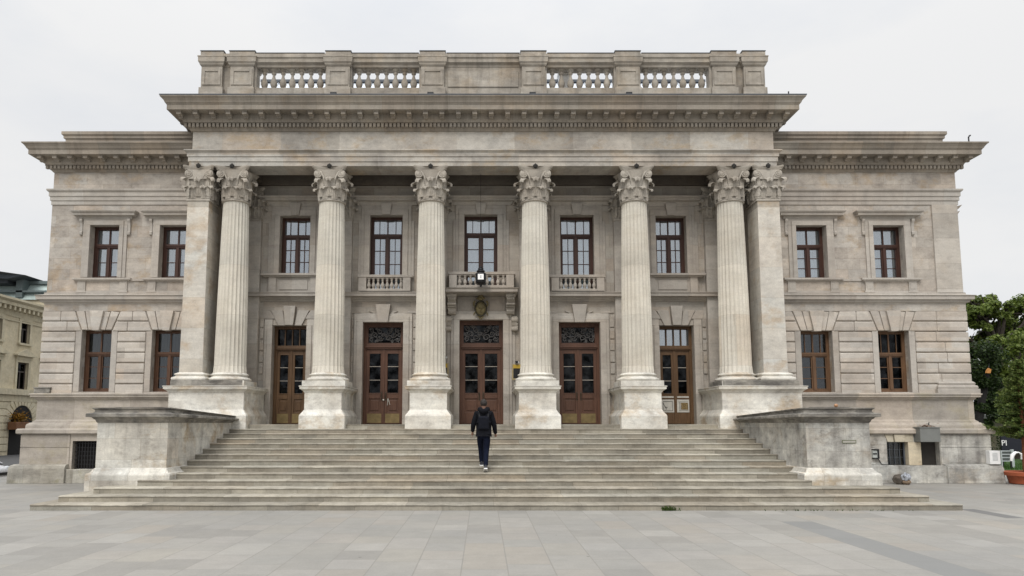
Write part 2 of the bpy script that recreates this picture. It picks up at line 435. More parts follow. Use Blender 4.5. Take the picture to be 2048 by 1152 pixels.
def ground_window_stone(o, parent):
    """flat band round the opening, voussoirs and keystone above"""
    m = MB(); a, b, z0, z1 = o; w = .19
    m.box(a-w, a, YW-.035, YW+.1, z0-.02, z1); m.box(b, b+w, YW-.035, YW+.1, z0-.02, z1)
    m.box(a-w, b+w, YW-.05, YW+.1, ZR0+.012, z0-.025)
    m.build("surround", M['trim'], parent, bevel=.008)
    c = (a+b)/2; zt = ZR1-.012; kz = z1
    m = MB(); W = b-a
    fr = [-.5, -.29, -.115, .115, .29, .5]; tp = [-1.02, -.60, -.21, .21, .60, 1.02]
    for i in range(5):
        if i == 2: continue
        m.prism([(c+fr[i]*W+.008, kz), (c+fr[i+1]*W-.008, kz), (c+tp[i+1]*.72*W-.012, zt-.01*i%2), (c+tp[i]*.72*W+.012, zt)], YW-.055, YW+.1)
    m.build("voussoir", M['rustic'], parent, bevel=.018)
    m = MB(); m.prism([(c-.115*W, kz-.03), (c+.115*W, kz-.03), (c+.235*W, zt+.005), (c-.235*W, zt+.005)], YW-.14, YW+.1)
    m.build("keystone", M['rustic'], parent, bevel=.015)

def joinery(parent, a, b, z0, z1, Y, mat, tfrac=.355, top_bars=1, low_h=2, low_v=0, mull=.085, deep=.26, cur=None, gl='glass'):
    """timber frame with transom, mullion and thin glazing bars; pane and curtain"""
    y0, y1 = Y+deep, Y+deep+.09
    m = MB(); f = .085
    m.box(a-.03, a+f, y0, y1, z0-.03, z1+.03); m.box(b-f, b+.03, y0, y1, z0-.03, z1+.03)
    m.box(a+f, b-f, y0, y1, z1-f, z1+.03); m.box(a+f, b-f, y0, y1, z0-.03, z0+.07)
    zt = z1-(z1-z0)*tfrac
    m.box(a+f, b-f, y0-.03, y1, zt-.065, zt+.05); m.box(a+f, b-f, y0-.05, y0-.03, zt-.02, zt+.03)
    c = (a+b)/2
    m.box(c-mull/2, c+mull/2, y0-.02, y1, z0+.07, zt-.065)
    s = .04   # sash stiles
    for p, q in ((a+f, c-mull/2), (c+mull/2, b-f)):
        for xx in (p, q-s): m.box(xx, xx+s, y0+.015, y1-.01, z0+.07, zt-.065)
        for zz in (z0+.07, zt-.065-s): m.box(p+s, q-s, y0+.015, y1-.01, zz, zz+s)
        for k in range(low_h):
            zz = z0+.07+(zt-.135-z0)*(k+1)/(low_h+1); m.box(p+s, q-s, y0+.025, y0+.05, zz-.011, zz+.011)
        for k in range(low_v):
            xx = p+(q-p)*(k+1)/(low_v+1); m.box(xx-.011, xx+.011, y0+.022, y0+.05, z0+.11, zt-.11)
    for k in range(top_bars):
        xx = a+(b-a)*(k+1)/(top_bars+1); w = .022 if k == top_bars//2 else .011
        m.box(xx-w, xx+w, y0+.02, y0+.06, zt+.05, z1-f)
    fr = m.build("frame", mat, parent)
    g = MB(); g.box(a+.05, b-.05, y0+.052, y0+.058, z0+.04, z1-.05)
    g.build("pane", M[gl], parent)
    if cur:
        g = MB(); n = 40; x0, x1 = a-.1, b+.1
        spans = [(x0, x1)] if cur[0] == 'full' else [(x0, a+(b-a)*cur[2]), (b-(b-a)*cur[2], x1)]
        for p, q in spans:
            vs = []
            for i in range(n+1):
                x = p+(q-p)*i/n; yy = y1+.16+.025*math.sin(i*1.9+p)+.012*math.sin(i*.7)
                vs += [(x, yy, z0-.05), (x, yy, z1+.05)]
            g.add(vs, [(2*i, 2*i+2, 2*i+3, 2*i+1) for i in range(n)])
        g.build("curtain", M[cur[1]], parent, smooth=True)
    return fr

def part(name, label=None, parent=None):
    o = bpy.data.objects.new(name, None); COL.objects.link(o); adopt(o, parent or BLD)
    o.matrix_parent_inverse = Matrix.Identity(4) if False else o.matrix_parent_inverse
    if label: o["label"] = label
    WORLDLOC[o.name] = Vector((0,0,0))
    return o

SILLZ = PZ(562, YW-.12)
def upper_window(o, hx, sx, cur):
    w = part("window"); a, b, z0, z1 = o
    m = MB(); s = .25
    for k, (ww, out) in enumerate(((s, .05), (s*.55, .085))):
        i = .004*k
        m.box(a-ww, a+i, YW-out, YW+.1-i, z0-i, z1-i); m.box(b-i, b+ww, YW-out, YW+.1-i, z0-i, z1-i); m.box(a-ww, b+ww, YW-out, YW+.1-i, z1-i, z1+ww*1.05)
    m.build("surround", M['trim'], w, bevel=.01)
    # hood on two consoles
    zh = PZ(436.5, YW-.1); zt = PZ(420, YW-.28); h = zt-zh
    m = MB()
    m.box(a-s-.02, b+s+.02, YW-.04, YW+.05, z1+s*1.05, zh)
    pr = [(-.25,zh-.02),(.03,zh-.02),(.06,zh),(.06,zh+.3*h),(.10,zh+.36*h),(.20,zh+.40*h),(.20,zh+.68*h),(.235,zh+.75*h),(.27,zh+.93*h),(.27,zh+h),(-.25,zh+h+.03)]
    xa, xb = a-s-.08, b+s+.08
    m.sweep([(xa,YW+.25), (xa,YW), (xb,YW), (xb,YW+.25)], pr)
    for x in (a-s-.055, b+s+.055):
        m.prism_x([(YW+.05,zh-.02),(YW-.12,zh-.02),(YW-.12,zh-.08),(YW-.075,zh-.16),(YW-.055,zh-.26),(YW-.052,zh-.42),(YW-.085,zh-.47),(YW-.075,zh-.54),(YW-.03,zh-.56),(YW+.05,zh-.56)], x-.045, x+.045)
    m.build("hood", M['trim'], w, bevel=.006)
    # sill and apron
    m = MB(); xs0, xs1 = a-s-.09, b+s+.09
    pr = [(-.2,SILLZ),(.04,SILLZ),(.07,SILLZ+.04),(.13,SILLZ+.05),(.13,SILLZ+.11),(-.2,SILLZ+.13)]
    m.sweep([(xs0,YW+.2), (xs0,YW), (xs1,YW), (xs1,YW+.2)], pr)
    za = ZM1+.12
    for x in (xs0+.14, xs1-.14):
        m.box(x-.13, x+.13, YW-.045, YW+.05, za+.06, SILLZ); m.box(x-.085, x+.085, YW-.053, YW-.045, za+.12, SILLZ-.06)
        m.box(x-.16, x+.16, YW-.06, YW+.05, za, za+.06)
    m.box(xs0+.30, xs1-.30, YW-.05, YW+.05, za, za+.06)
    m.build("sill", M['trim'], w, bevel=.008)
    joinery(w, a, b, z0, z1, YW, M['win'], cur=cur, low_h=2 if a > 0 else 1)
    return w
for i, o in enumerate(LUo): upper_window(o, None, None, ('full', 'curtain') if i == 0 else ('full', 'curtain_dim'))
for o in RUo: upper_window(o, None, None, ('full', 'curtain'))
for i, o in enumerate(LGo + RGo):
    w = part("window"); ground_window_stone(o, w)
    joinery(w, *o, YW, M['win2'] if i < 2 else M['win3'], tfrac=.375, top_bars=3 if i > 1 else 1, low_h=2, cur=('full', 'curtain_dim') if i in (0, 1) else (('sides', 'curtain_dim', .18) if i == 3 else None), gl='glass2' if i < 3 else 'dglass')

# string course linking the sills, main band between storeys
m = MB()
for x0, x1 in ((LUo[0][1]+.35, LUo[1][0]-.35), (RUo[0][1]+.35, RUo[1][0]-.35)): m.box(x0, x1, YW-.04, YW+.05, SILLZ+.02, SILLZ+.09)
m.build("sill_course", M['trim'], BLD)
zb = ZM0
sweep_wing("storey_band", M['trim'], [(-.1,zb-.14),(.03,zb-.14),(.05,zb-.09),(.12,zb-.07),(.13,zb),(.22,zb+.01),(.22,zb+.10),(.26,zb+.14),(.26,ZM1),(.05,ZM1+.06),(.05,ZM1+.12),(-.1,ZM1+.12)])
sweep_wing("frieze_band", M['wall'], [(-.1,ZR1-.01),(.035,ZR1-.01),(.035,zb-.13),(-.1,zb-.13)])
# wing architrave, frieze is the wall itself
za = ZA0; q = (ZA1-ZA0)
sweep_wing("wing_architrave", M['trim'], [(-.1,za),(.03,za),(.03,za+.26*q),(.06,za+.27*q),(.06,za+.53*q),(.09,za+.54*q),(.09,za+.80*q),(.13,za+.86*q),(.15,za+.92*q),(.15,za+q),(.0,za+q+.02),(-.1,za+q+.02)])
m = MB()
for x0, x1 in ((PX(1866,480,YW), XR-.02),):
    m.box(x0, x1, YW-.05, YW+.1, ZM1+.1, za-.002)
m.build("corner_pilaster", M['pil'], BLD, bevel=.01)
# corner pilaster foot on the right wing, small block foot on the left wing
m = MB(); x0 = PX(1880,770,YW)
zc = ZR0
m.sweep([(x0,YW+.4), (x0,YW), (XR,YW), (XR,YW+3)], [(-.1,zc-.02),(.20,zc-.02),(.20,zc+.17),(.15,zc+.18),(.17,zc+.22),(.15,zc+.28),(.10,zc+.30),(.12,zc+.36),(.07,zc+.42),(-.1,zc+.42)])
m.build("pilaster_base", M['trim'], BLD, bevel=.008)
m = MB(); m.box(XL-.14, PX(104,778,YW), YW-.12, YW+.8, zc+.01, zc+.20); m.box(XL-.16, PX(106,778,YW), YW-.14, YW+.8, zc+.201, zc+.23)
m.build("pilaster_base", M['cap'], BLD, bevel=.008)

def cornice_profile(z0, h, o=.74):
    k = h/.92; f = o/.74
    p = [(-.2,0),(.03,0),(.05,.03),(.07,.06),(.10,.07),(.10,.21),(.20,.225),(.22,.27),(.24,.30),(.24,.49),(.58,.49),(.58,.66),(.60,.665),(.60,.69),(.625,.70),(.65,.76),(.70,.83),(.74,.86),(.74,.905),(-.2,.96)]
    return [(a*f, z0+b*k) for a, b in p]
def cornice_teeth(m, path, z0, h, o=.74, step=.52):
    """dentils and modillions set along the straight runs of a plan path"""
    k = h/.92; f = o/.74
    for i in range(len(path)-1):
        p, q = Vector((*path[i],0)), Vector((*path[i+1],0)); d = (q-p); L = d.length; d.normalize(); nrm = Vector((d.y,-d.x,0))
        if L > 12 and abs(d.y) > .9: L0, L1 = (L-9, L) if i == 0 else (0, 9)
        else: L0, L1 = 0, L
        if abs(d.y) > .9: L0, L1 = (L0, L1-.55) if i == 0 else (L0+.55, L1)
        def blk(s0, s1, o0, o1, za, zb, zc=None):
            a = p+d*s0; b = p+d*s1
            pts = [a+nrm*o0, b+nrm*o0, b+nrm*o1, a+nrm*o1]
            zc_ = za if zc is None else zc
            m.add([(*pts[0][:2],za),(*pts[1][:2],za),(*pts[2][:2],zc_),(*pts[3][:2],zc_),(*pts[0][:2],zb),(*pts[1][:2],zb),(*pts[2][:2],zb),(*pts[3][:2],zb)],
                  [(0,3,2,1),(4,5,6,7),(0,1,5,4),(1,2,6,5),(2,3,7,6),(3,0,4,7)])
        n = round((L1-L0+.3)/.13)
        for j in range(n+1):
            s = L0-.15+(L1-L0+.3)*j/n
            blk(s-.042, s+.042, .09*f, .19*f, z0+.085*k, z0+.205*k)
        n = round((L1-L0+.5)/step)
        for j in range(n+1):
            s = L0-.25+(L1-L0+.5)*j/n
            blk(s-.078, s+.078, .22*f, .48*f, z0+.335*k, z0+.455*k, z0+.395*k)
            blk(s-.09, s+.09, .23*f, .515*f, z0+.456*k, z0+.492*k)
            blk(s-.066, s+.066, .23*f, .33*f, z0+.30*k, z0+.36*k)
            blk(s-.07, s+.07, .45*f, .50*f, z0+.375*k, z0+.45*k)
zc0 = ZF1; hh = PZ(282, YW-.71) - ZF1
for side in (0, 1):
    path = [(XL,45.9), (XL,YW), (-9.3,YW)] if side == 0 else [(9.3,YW), (XR,YW), (XR,45.9)]
    m = MB().sweep(path, cornice_profile(zc0, hh, .71)); cornice_teeth(m, path, zc0, hh, .71, .50)
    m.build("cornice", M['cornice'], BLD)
    # low parapet over the wing with lead flashing at its foot
    zt = PZ(266, YW+.35); z0 = zc0+hh
    p2 = [(XL+.12,45), (XL+.12,YW+.3), (-9.3,YW+.3)] if side == 0 else [(9.3,YW+.3), (XR-.12,YW+.3), (XR-.12,45)]
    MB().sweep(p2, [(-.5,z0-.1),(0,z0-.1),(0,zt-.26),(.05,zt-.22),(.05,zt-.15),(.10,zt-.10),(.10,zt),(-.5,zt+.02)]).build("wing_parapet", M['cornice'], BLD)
    MB().sweep(p2, [(-.1,z0-.05),(.30,z0-.05),(.30,z0+.02),(.06,z0+.36),(-.1,z0+.38)]).build("flashing", M['lead'], BLD)

# ---------------------------------------------------------------- wing plinth
ZD1 = PZ(800, YW-.05)
sweep_wing("plinth_band", M['base'], [(-.1,ZD1),(.06,ZD1),(.10,ZD1+.03),(.11,ZD1+.07),(.20,ZD1+.09),(.20,ZD1+.14),(.23,ZD1+.165),(.23,ZD1+.20),(.0,ZD1+.235),(-.1,ZD1+.235)])
sweep_wing("plinth_dado", M['base'], [(-.1,1.53),(.40,1.53),(.43,1.56),(.43,1.66),(.40,1.70),(.25,1.705),(.245,1.80),(.225,1.845),(.18,1.88),(.12,1.90),(.12,1.93),(.085,1.95),(.05,1.99),(.05,ZD1+.002),(-.1,ZD1+.002)])
def wing_base(x0, x1, ops, left):
    Yb = YW-.30
    for o in ops: pass
    m = MB(); wall_openings(m, x0, x1, .0, 1.535, Yb, ops, .30)
    xe = x0 if left else x1
    m.quad((xe,Yb,0), (xe,46,0), (xe,46,1.535), (xe,Yb,1.535))
    # shallow blocks left proud between the joints
    for c, (za, zb) in enumerate(((.58, 1.10), (1.115, 1.50))):
        cur = x0-.02 if left else x0
        edges = sorted([(o[0]-(.10 if left else .42), o[1]+(.4 if left else .04)) for o in ops])
        if not left: edges = [(edges[0][0], edges[-1][1])]
        for a, b in edges + [(x1+(.0 if left else .02), None)]:
            if a-cur > .1: m.box(cur, a, Yb-.02, Yb+(.9 if (left and cur < x0+.01) or (not left and b is None) else .02), za, zb)
            if b is not None: cur = b
    m.build("plinth_wall", M['base'] if left else M['cheek2'], BLD, recalc=False)
    m = MB(); pr = [(-.1,0),(.54,0),(.53,.46),(.50,.54),(.42,.585),(.28,.59),(-.1,.59)]
    if left:
        m.sweep([(XL,45.9), (XL,YW), (ops[0][0]-.1,YW)], pr); m.box(ops[0][0]-.098, -9.3, YW-.46, YW, 0, .43)
    else:
        m.sweep([(ops[1][1]+.1,YW), (XR,YW), (XR,45.9)], pr); m.box(9.3, ops[1][1]+.098, YW-.48, YW, 0, ops[0][2]-.005)
    m.build("base_course", M['moss'] if left else M['cheek2'], BLD, bevel=.012)
wing_base(XL-.30, -9.3, LBo, True); wing_base(9.3, XR+.30, RBo, False)
# barred basement window left
w = part("basement_window"); a, b, z0, z1 = LBo[0]; Yb = YW-.30
MB().box(a, b, Yb+.29, Yb+.30, z0, z1).build("opening", M['dark'], w)
m = MB()
for k in range(9): x = a+(b-a)*(k+.5)/9; m.box(x-.010, x+.010, Yb+.12, Yb+.14, z0, z1)
for k in range(7): z = z0+(z1-z0)*(k+.5)/7; m.box(a, b, Yb+.14, Yb+.155, z-.010, z+.010)
m.build("grille", M['iron'], w)
# paired basement windows right
w = part("basement_window"); a, b, z0, z1 = RBo[0]
MB().box(a, b, Yb+.26, Yb+.27, z0, z1).build("opening", M['dark'], w)
m = MB()
for k in range(1, 4): x = a+(b-a)*k/4; m.box(x-.007, x+.007, Yb+.18, Yb+.195, z0, z1)
for k in range(1, 3): z = z0+(z1-z0)*k/3; m.box(a, b, Yb+.196, Yb+.205, z-.006, z+.006)
for x in (a, b-.04): m.box(x, x+.04, Yb+.16, Yb+.2, z0, z1)
m.build("grille", M['lead'], w)
MB().box(a, b, Yb+.21, Yb+.215, z0, z1).build("pane", M['glass2'], w)
w = part("basement_window"); a2, b2 = RBo[1][:2]
MB().box(a2, b2, Yb+.2, Yb+.21, z0, z1).build("opening", plain("dark_opening_fill", (.03,.026,.022), .8), w)  # dark sheet painted in place of the opening's unlit depth
m = MB(); m.box(b+.005, a2-.01, Yb-.03, Yb+.25, z0, z1-.005)
m.build("window_pier", stone("tan_stone", (.52,.42,.29), (.60,.52,.40), warm=.5, ochre=(.45,.28,.14), streak=.2), BLD, bevel=.01)
m = MB(); c = (a+b)/2; zt = 1.52; W = b-a
for f0, f1, t0, t1, out in ((-.5,-.17,-.62,-.22,.03), (-.16,.30,-.21,.36,.07), (.31,.80,.37,.80,.03)):
    m.prism([(c+f0*W+.005,z1), (c+f1*W-.005,z1), (c+t1*W-.005,zt), (c+t0*W+.005,zt)], Yb-out, Yb+.02)
m.build("basement_voussoir", stone("pale_voussoir", (.46,.40,.31), (.54,.49,.40), warm=.3), BLD, bevel=.012)

# ---------------------------------------------------------------- portico podium and pedestals
ZC = PZ(772, 22.0)      # top of the pedestal cap
def pedestal_prof(ztop, zbot):
    return [(-.2,zbot),(.13,zbot),(.13,PZ(832,21.95)),(.11,PZ(829,21.95)),(.07,PZ(826,21.97)),(.03,PZ(822,22)),(0,PZ(819,22)),(0,ztop-.20),(.02,ztop-.19),(.04,ztop-.15),(.09,ztop-.12),(.11,ztop-.10),(.13,ztop-.095),(.13,ztop-.03),(.15,ztop-.02),(.15,ztop),(-.2,ztop+.004)]
m = MB(); m.box(-9.73, 9.87, 22.03, 24.6, 0, 12*RISE-.02); m.build("podium", M['base'], BLD)
CXS = [-8.09, -4.95, -1.69, 1.69, 4.95, 8.09]
def pedestal_end(x0, x1):
    o = part("corner_pedestal")
    MB().sweep([(x0,24.1), (x0,22), (x1,22), (x1,24.1)], pedestal_prof(ZC, 11*RISE-.02)).build("dado", M['ped'], o, bevel=.006)
    m = MB(); m.box(x0-.1, x1+.1, 21.9, 24.1, ZC-.06, ZC+.006); m.box(x0+.02, x1-.05, 22.02, 23.3, ZC+.006, ZC+.185)
    m.build("cap", M['cap'], o, bevel=.012)
    MB().box(x0+.16, x1-.16, 22.2, 24.05, 1.2, ZC-.05).build("core", M['ped'], o)
pedestal_end(-9.73, -7.40); pedestal_end(7.40, 9.87)

# ---------------------------------------------------------------- columns
ZS0, ZS1, ZAR = PZ(745, 22.25), PZ(402, 22.23), PZ(332, YE)
YC = 22.66
def shaft_mesh(r0, r1, z0, z1):
    m = MB(); prof = []; N = 20
    for i in range(N+1):
        t = i/N; z = z0+(z1-z0)*t
        r = r0+(r1-r0)*(t**1.5)
        if t < .012: r = r0*1.05
        prof.append((r, z))
    def fl(r, z, a):
        t = (z-z0)/(z1-z0)
        if t < .02 or t > .975: return r*1.0
        ph = (a*24/(2*math.pi)) % 1.0
        d = abs(ph-.5)*2
        return r - .042*max(0, 1-(d/.80)**2)**.5 if d < .80 else r
    m.lathe(0, 0, prof, 24*8, fl); return m
def base_mesh(z0, z1, R0):
    """square plinth, two tori and a scotia"""
    m = MB(); h = z1-z0; pl = .17
    m.box(-R0*1.36, R0*1.36, -R0*1.30, R0*1.30, z0+.006, z0+pl)
    pr = [(R0*1.0,z0+pl)]; k = (h-pl)
    for i in range(9):
        a = -math.pi/2+math.pi*i/8; pr.append((R0*1.22+R0*.13*math.cos(a), z0+pl+k*.20+k*.20*math.sin(a)))
    pr += [(R0*1.19,z0+pl+k*.42),(R0*1.19,z0+pl+k*.47),(R0*1.10,z0+pl+k*.55),(R0*1.11,z0+pl+k*.64)]
    for i in range(7):
        a = -math.pi/2+math.pi*i/6; pr.append((R0*1.10+R0*.09*math.cos(a), z0+pl+k*.77+k*.12*math.sin(a)))
    pr += [(R0*1.08,z0+pl+k*.91),(R0*1.06,z0+pl+k),(R0*.8,z0+pl+k)]
    m.lathe(0, 0, pr, 64); return m
def leaf(m, px, py, nx, ny, z, h, w, out):
    """one carved acanthus leaf leaning on the bell and curling out at its tip"""
    tx, ty = -ny, nx; rows = 15; cols = 11; vs = []
    for i in range(rows):
        t = i/(rows-1)
        if t < .62: zz = z+h*t*1.30; oo = .02+.05*t
        else:
            q = (t-.62)/.38; ang = q*math.pi*1.15
            zz = z+h*(.806+.15*math.sin(ang)); oo = .051+out*(1-math.cos(ang))/2
        lob = .5+.5*math.cos(t*2*math.pi*4.2)
        ww = w*(.60+.44*math.sin(min(1,t*1.15)*math.pi*.72))*(.80+.24*lob)
        if t > .80: ww *= .86-(t-.80)*2.0
        for j in range(cols):
            s = (j/(cols-1)-.5)*2
            rib = .034*(1-abs(s)**1.3)+.013*math.cos(s*math.pi*4.5)-.028*abs(s)**2*(1-lob*.5)
            vs.append((px+nx*(oo+rib)+tx*s*ww/2, py+ny*(oo+rib)+ty*s*ww/2, zz-.035*abs(s)*(1 if t > .2 else 0)+.02*(lob-.5)*abs(s)))
    m.add(vs, [(i*cols+j, i*cols+j+1, (i+1)*cols+j+1, (i+1)*cols+j) for i in range(rows-1) for j in range(cols-1)])
def volute(m, cx, cy, cz, nx, ny, r, hand):
    """scroll lying in a vertical plane that faces (nx, ny)"""
    tx, ty = -ny, nx
    pts = []; rad = []; N = 44
    for i in range(N):
        t = i/(N-1); a = hand*(t*2.4*2*math.pi)+math.pi/2
        rr = r*(1-.86*t)
        pts.append((cx+tx*math.cos(a)*rr+nx*.02*t*2, cy+ty*math.cos(a)*rr+ny*.02*t*2, cz+math.sin(a)*rr)); rad.append(.030*(1-.45*t))
    m.tube(pts, rad, 6)
    # drum behind the scroll and its eye
    n = 20; vs = []
    for d, rr in ((-.13, r*.85), (-.005, r*1.02)):
        vs += [(cx+nx*d+tx*math.cos(2*math.pi*k/n)*rr, cy+ny*d+ty*math.cos(2*math.pi*k/n)*rr, cz+math.sin(2*math.pi*k/n)*rr) for k in range(n)]
    m.add(vs, [(k,(k+1)%n,n+(k+1)%n,n+k) for k in range(n)]+[tuple(range(n)), tuple(range(2*n-1,n-1,-1))])
    m.sphere((cx+nx*.035, cy+ny*.035, cz), r*.17, 8, 6)
    # stem rising out of the leaves to the scroll
    q = [(.21,-.46,-.02),(.215,-.34,.0),(.20,-.22,.03),(.165,-.10,.055),(.12,.0,.055),(.06,.09,.03),(.0,.125,.01)]
    m.tube([(cx+tx*hand*a+nx*(o-.05), cy+ty*hand*a+ny*(o-.05), cz+b) for a, b, o in q], [.034,.032,.030,.028,.026,.026,.028], 7)
def capital_mesh(h, rx, ry, rnd=True):
    """composite capital: bell, two rows of leaves, corner scrolls, curved abacus; h tall, half sizes rx, ry"""
    m = MB(); ab = .13; hb = h-ab
    if rnd:
        m.lathe(0, 0, [(rx*1.0,0),(rx*1.07,.01),(rx*1.13,.035),(rx*1.07,.06),(rx*1.0,.065),(rx*.97,.10),(rx*1.0,hb*.5),(rx*1.10,hb*.78),(rx*1.28,hb),(rx*.5,hb)], 40)
    else:
        for a, b, k in ((0,.065,1.07),(.065,hb*.7,.985),(hb*.7,hb,1.12)): m.box(-rx*k, rx*k, -ry*k, ry*k, a+.0005, b)
    if rnd:
        for k in range(8):
            a = 2*math.pi*(k+.5)/8-math.pi/2; leaf(m, rx*.96*math.cos(a), rx*.96*math.sin(a), math.cos(a), math.sin(a), .075, h*.37, .34, .15)
        for k in range(8):
            a = 2*math.pi*k/8-math.pi/2; leaf(m, rx*1.0*math.cos(a), rx*1.0*math.sin(a), math.cos(a), math.sin(a), .16, h*.55, .33, .19)
    else:
        for nx, ny, w, d in ((0,-1,rx,ry),(1,0,ry,rx),(-1,0,ry,rx),(0,1,rx,ry)):
            for s in (-.5, .5): leaf(m, nx*d*.97-ny*w*s, ny*d*.97+nx*w*s, nx, ny, .075, h*.37, .34, .13)
            leaf(m, nx*d*.98, ny*d*.98, nx, ny, .14, h*.55, .36, .16)
        for sx in (-1, 1):
            for sy in (-1, 1):
                leaf(m, sx*rx*.95, sy*ry*.95, sx*.7071, sy*.7071, .075, h*.37, .26, .14); leaf(m, sx*rx*.98, sy*ry*.98, sx*.7071, sy*.7071, .14, h*.56, .28, .19)
    kx, ky = rx+.10, ry+.10
    vz = hb-.13
    for nx, ny, w, d in ((0,-1,kx,ky),(0,1,kx,ky),(1,0,ky,kx),(-1,0,ky,kx)):
        for s in (-1, 1):
            cx, cy = nx*(d-.06)+(-ny)*s*(w-.14), ny*(d-.06)+nx*s*(w-.14)
            volute(m, cx, cy, vz, nx, ny, .132, -s)
    m.box(-kx*.83, kx*.83, -ky*.83, ky*.83, hb-.10, hb+.002)
    # abacus with hollow sides
    ax, ay = kx+.06, ky+.06; pts = []
    N = 8
    cor = [(-1,-1),(1,-1),(1,1),(-1,1)]
    for i in range(4):
        p, q = cor[i], cor[(i+1)%4]
        for k in range(N):
            t = .06+.88*k/(N-1); dip = .17*math.sin(math.pi*(t-.06)/.88)
            x = (p[0]+(q[0]-p[0])*t)*ax; y = (p[1]+(q[1]-p[1])*t)*ay
            if p[1] == q[1]: y -= p[1]*dip
            else: x -= p[0]*dip
            pts.append((x, y))
    n = len(pts); vs = []
    for k, z in ((.90, hb), (.93, hb+.05), (1.0, hb+.085), (1.0, h-.004)): vs += [(x*k, y*k, z) for x, y in pts]
    m.add(vs, [(r*n+i, r*n+(i+1)%n, (r+1)*n+(i+1)%n, (r+1)*n+i) for r in range(3) for i in range(n)] + [tuple(range(n-1,-1,-1)), tuple(range(3*n, 4*n))])
    return m
def rosette_mesh(h, ky):
    m = MB(); y = -(ky+.035); h += .035
    m.sphere((0, y+.03, h-.055), .068, 10, 8, (1,.8,1.15)); m.sphere((0, y, h-.055), .03, 8, 6)
    for k in range(5): a = 2*math.pi*k/5+.3; m.sphere((.045*math.cos(a), y+.02, h-.055+.05*math.sin(a)), .036, 8, 6)
    return m
HC = ZAR - ZS1
COLS = []
proto = part("column")
sh = shaft_mesh(.492, .405, ZS0-.01, ZS1).build("shaft", M['column'], proto, smooth=True)
bs = base_mesh(ZC+.004, ZS0, .492).build("base", M['ped'], proto, smooth=True)
cp = capital_mesh(HC, .405, .405).build("capital", M['carved'], proto, smooth=True, ang=65, loc=(0,0,ZS1))
ro = rosette_mesh(HC, .505).build("rosette", M['dark_stone'], proto, smooth=True, loc=(0,0,ZS1))
pd = MB().sweep([(-.575,1.42), (-.575,-.66), (.575,-.66), (.575,1.42)], pedestal_prof(ZC, 13*RISE-.05))
pd.box(-.5, .5, -.5, 1.40, 1.5, ZC-.03)
pd = pd.build("pedestal", M['ped'], proto, bevel=.006)
pcap = MB(); pcap.box(-.722, .722, -.80, 1.40, ZC-.028, ZC+.005)
pcap = pcap.build("pedestal_cap", M['cap'], proto, bevel=.006)
proto.location = Vector((CXS[0], YC, 0))
kids0 = [sh, bs, cp, ro]
for i, x in enumerate(CXS[1:]):
    c = proto.copy(); COL.objects.link(c); c.location = (x, YC, 0)
    for ch in kids0 + ([pd, pcap] if 0 < i+1 < 5 else []):
        d = ch.copy(); COL.objects.link(d); d.parent = c
# end columns stand on the corner pedestals
for ch in (pd, pcap): bpy.data.objects.remove(ch)

# square pillars at the portico corners
def anta(x0, x1):
    o = part("square_pillar"); cx = (x0+x1)/2; y0, y1 = YE+.0, YE+.92; hw = (x1-x0)/2; hd = .46
    m = MB(); m.add([(cx-hw,y0,ZS0-.02),(cx+hw,y0,ZS0-.02),(cx+hw,y1,ZS0-.02),(cx-hw,y1,ZS0-.02),(cx-hw*.93,y0+.02,ZS1),(cx+hw*.93,y0+.02,ZS1),(cx+hw*.93,y1,ZS1),(cx-hw*.93,y1,ZS1)],
                    [(0,3,2,1),(4,5,6,7),(0,1,5,4),(1,2,6,5),(2,3,7,6),(3,0,4,7)])
    m.build("shaft", M['anta'], o, bevel=.012)
    m = MB(); k = ZS0-(ZC+.18); z = ZC+.18
    m.sweep([(cx-hw,y1+.5), (cx-hw,y0), (cx+hw,y0), (cx+hw,y1+.5)], [(-.3,z),(.13,z),(.16,z+.05*k),(.175,z+.2*k),(.16,z+.36*k),(.12,z+.42*k),(.07,z+.52*k),(.07,z+.62*k),(.10,z+.7*k),(.10,z+.82*k),(.05,z+.92*k),(.0,z+k),(-.3,z+k)])
    m.build("base", M['ped'], o, bevel=.004)
    capital_mesh(HC, hw*.95, hd*.95, False).build("capital", M['carved'], o, smooth=True, ang=65, loc=(cx, y0+.46, ZS1))
    rosette_mesh(HC, hd*.95+.10).build("rosette", M['dark_stone'], o, smooth=True, loc=(cx, y0+.46, ZS1))
anta(-9.53, -8.79); anta(8.80, 9.56)

# ---------------------------------------------------------------- entablature
za, zf = ZAR, PZ(300, YE-.05)
P1 = [(-HW,40), (-HW,YE), (HW,YE), (HW,40)]
q = zf-za
arch_prof = [(-.86,za+.002),(.0,za),(.0,za+.27*q),(.03,za+.28*q),(.03,za+.58*q),(.06,za+.59*q),(.06,za+.84*q),(.09,za+.88*q),(.14,za+.93*q),(.14,za+q),(-.05,za+q+.02),(-.86,za+q+.02)]
P2 = [(-HW,24.0), (-HW,YE), (HW,YE), (HW,24.0)]
MB().sweep(P2, arch_prof).build("architrave", M['frieze'], BLD, bevel=.005)
ZFT = PZ(262, YE)
MB().sweep(P1, [(-1.0,zf),(-.06,zf),(-.06,ZFT+.03),(-1.0,ZFT+.03)]).build("frieze", M['frieze'], BLD)
ht = PZ(188, YE-.73)-ZFT
m = MB().sweep([(-HW+.04,40), (-HW+.04,YE+.04), (HW-.04,YE+.04), (HW-.04,40)], cornice_profile(ZFT, ht, .76))
cornice_teeth(m, [(-HW+.04,40), (-HW+.04,YE+.04), (HW-.04,YE+.04), (HW-.04,40)], ZFT, ht, .76)
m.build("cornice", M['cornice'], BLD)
ZT = ZFT+ht
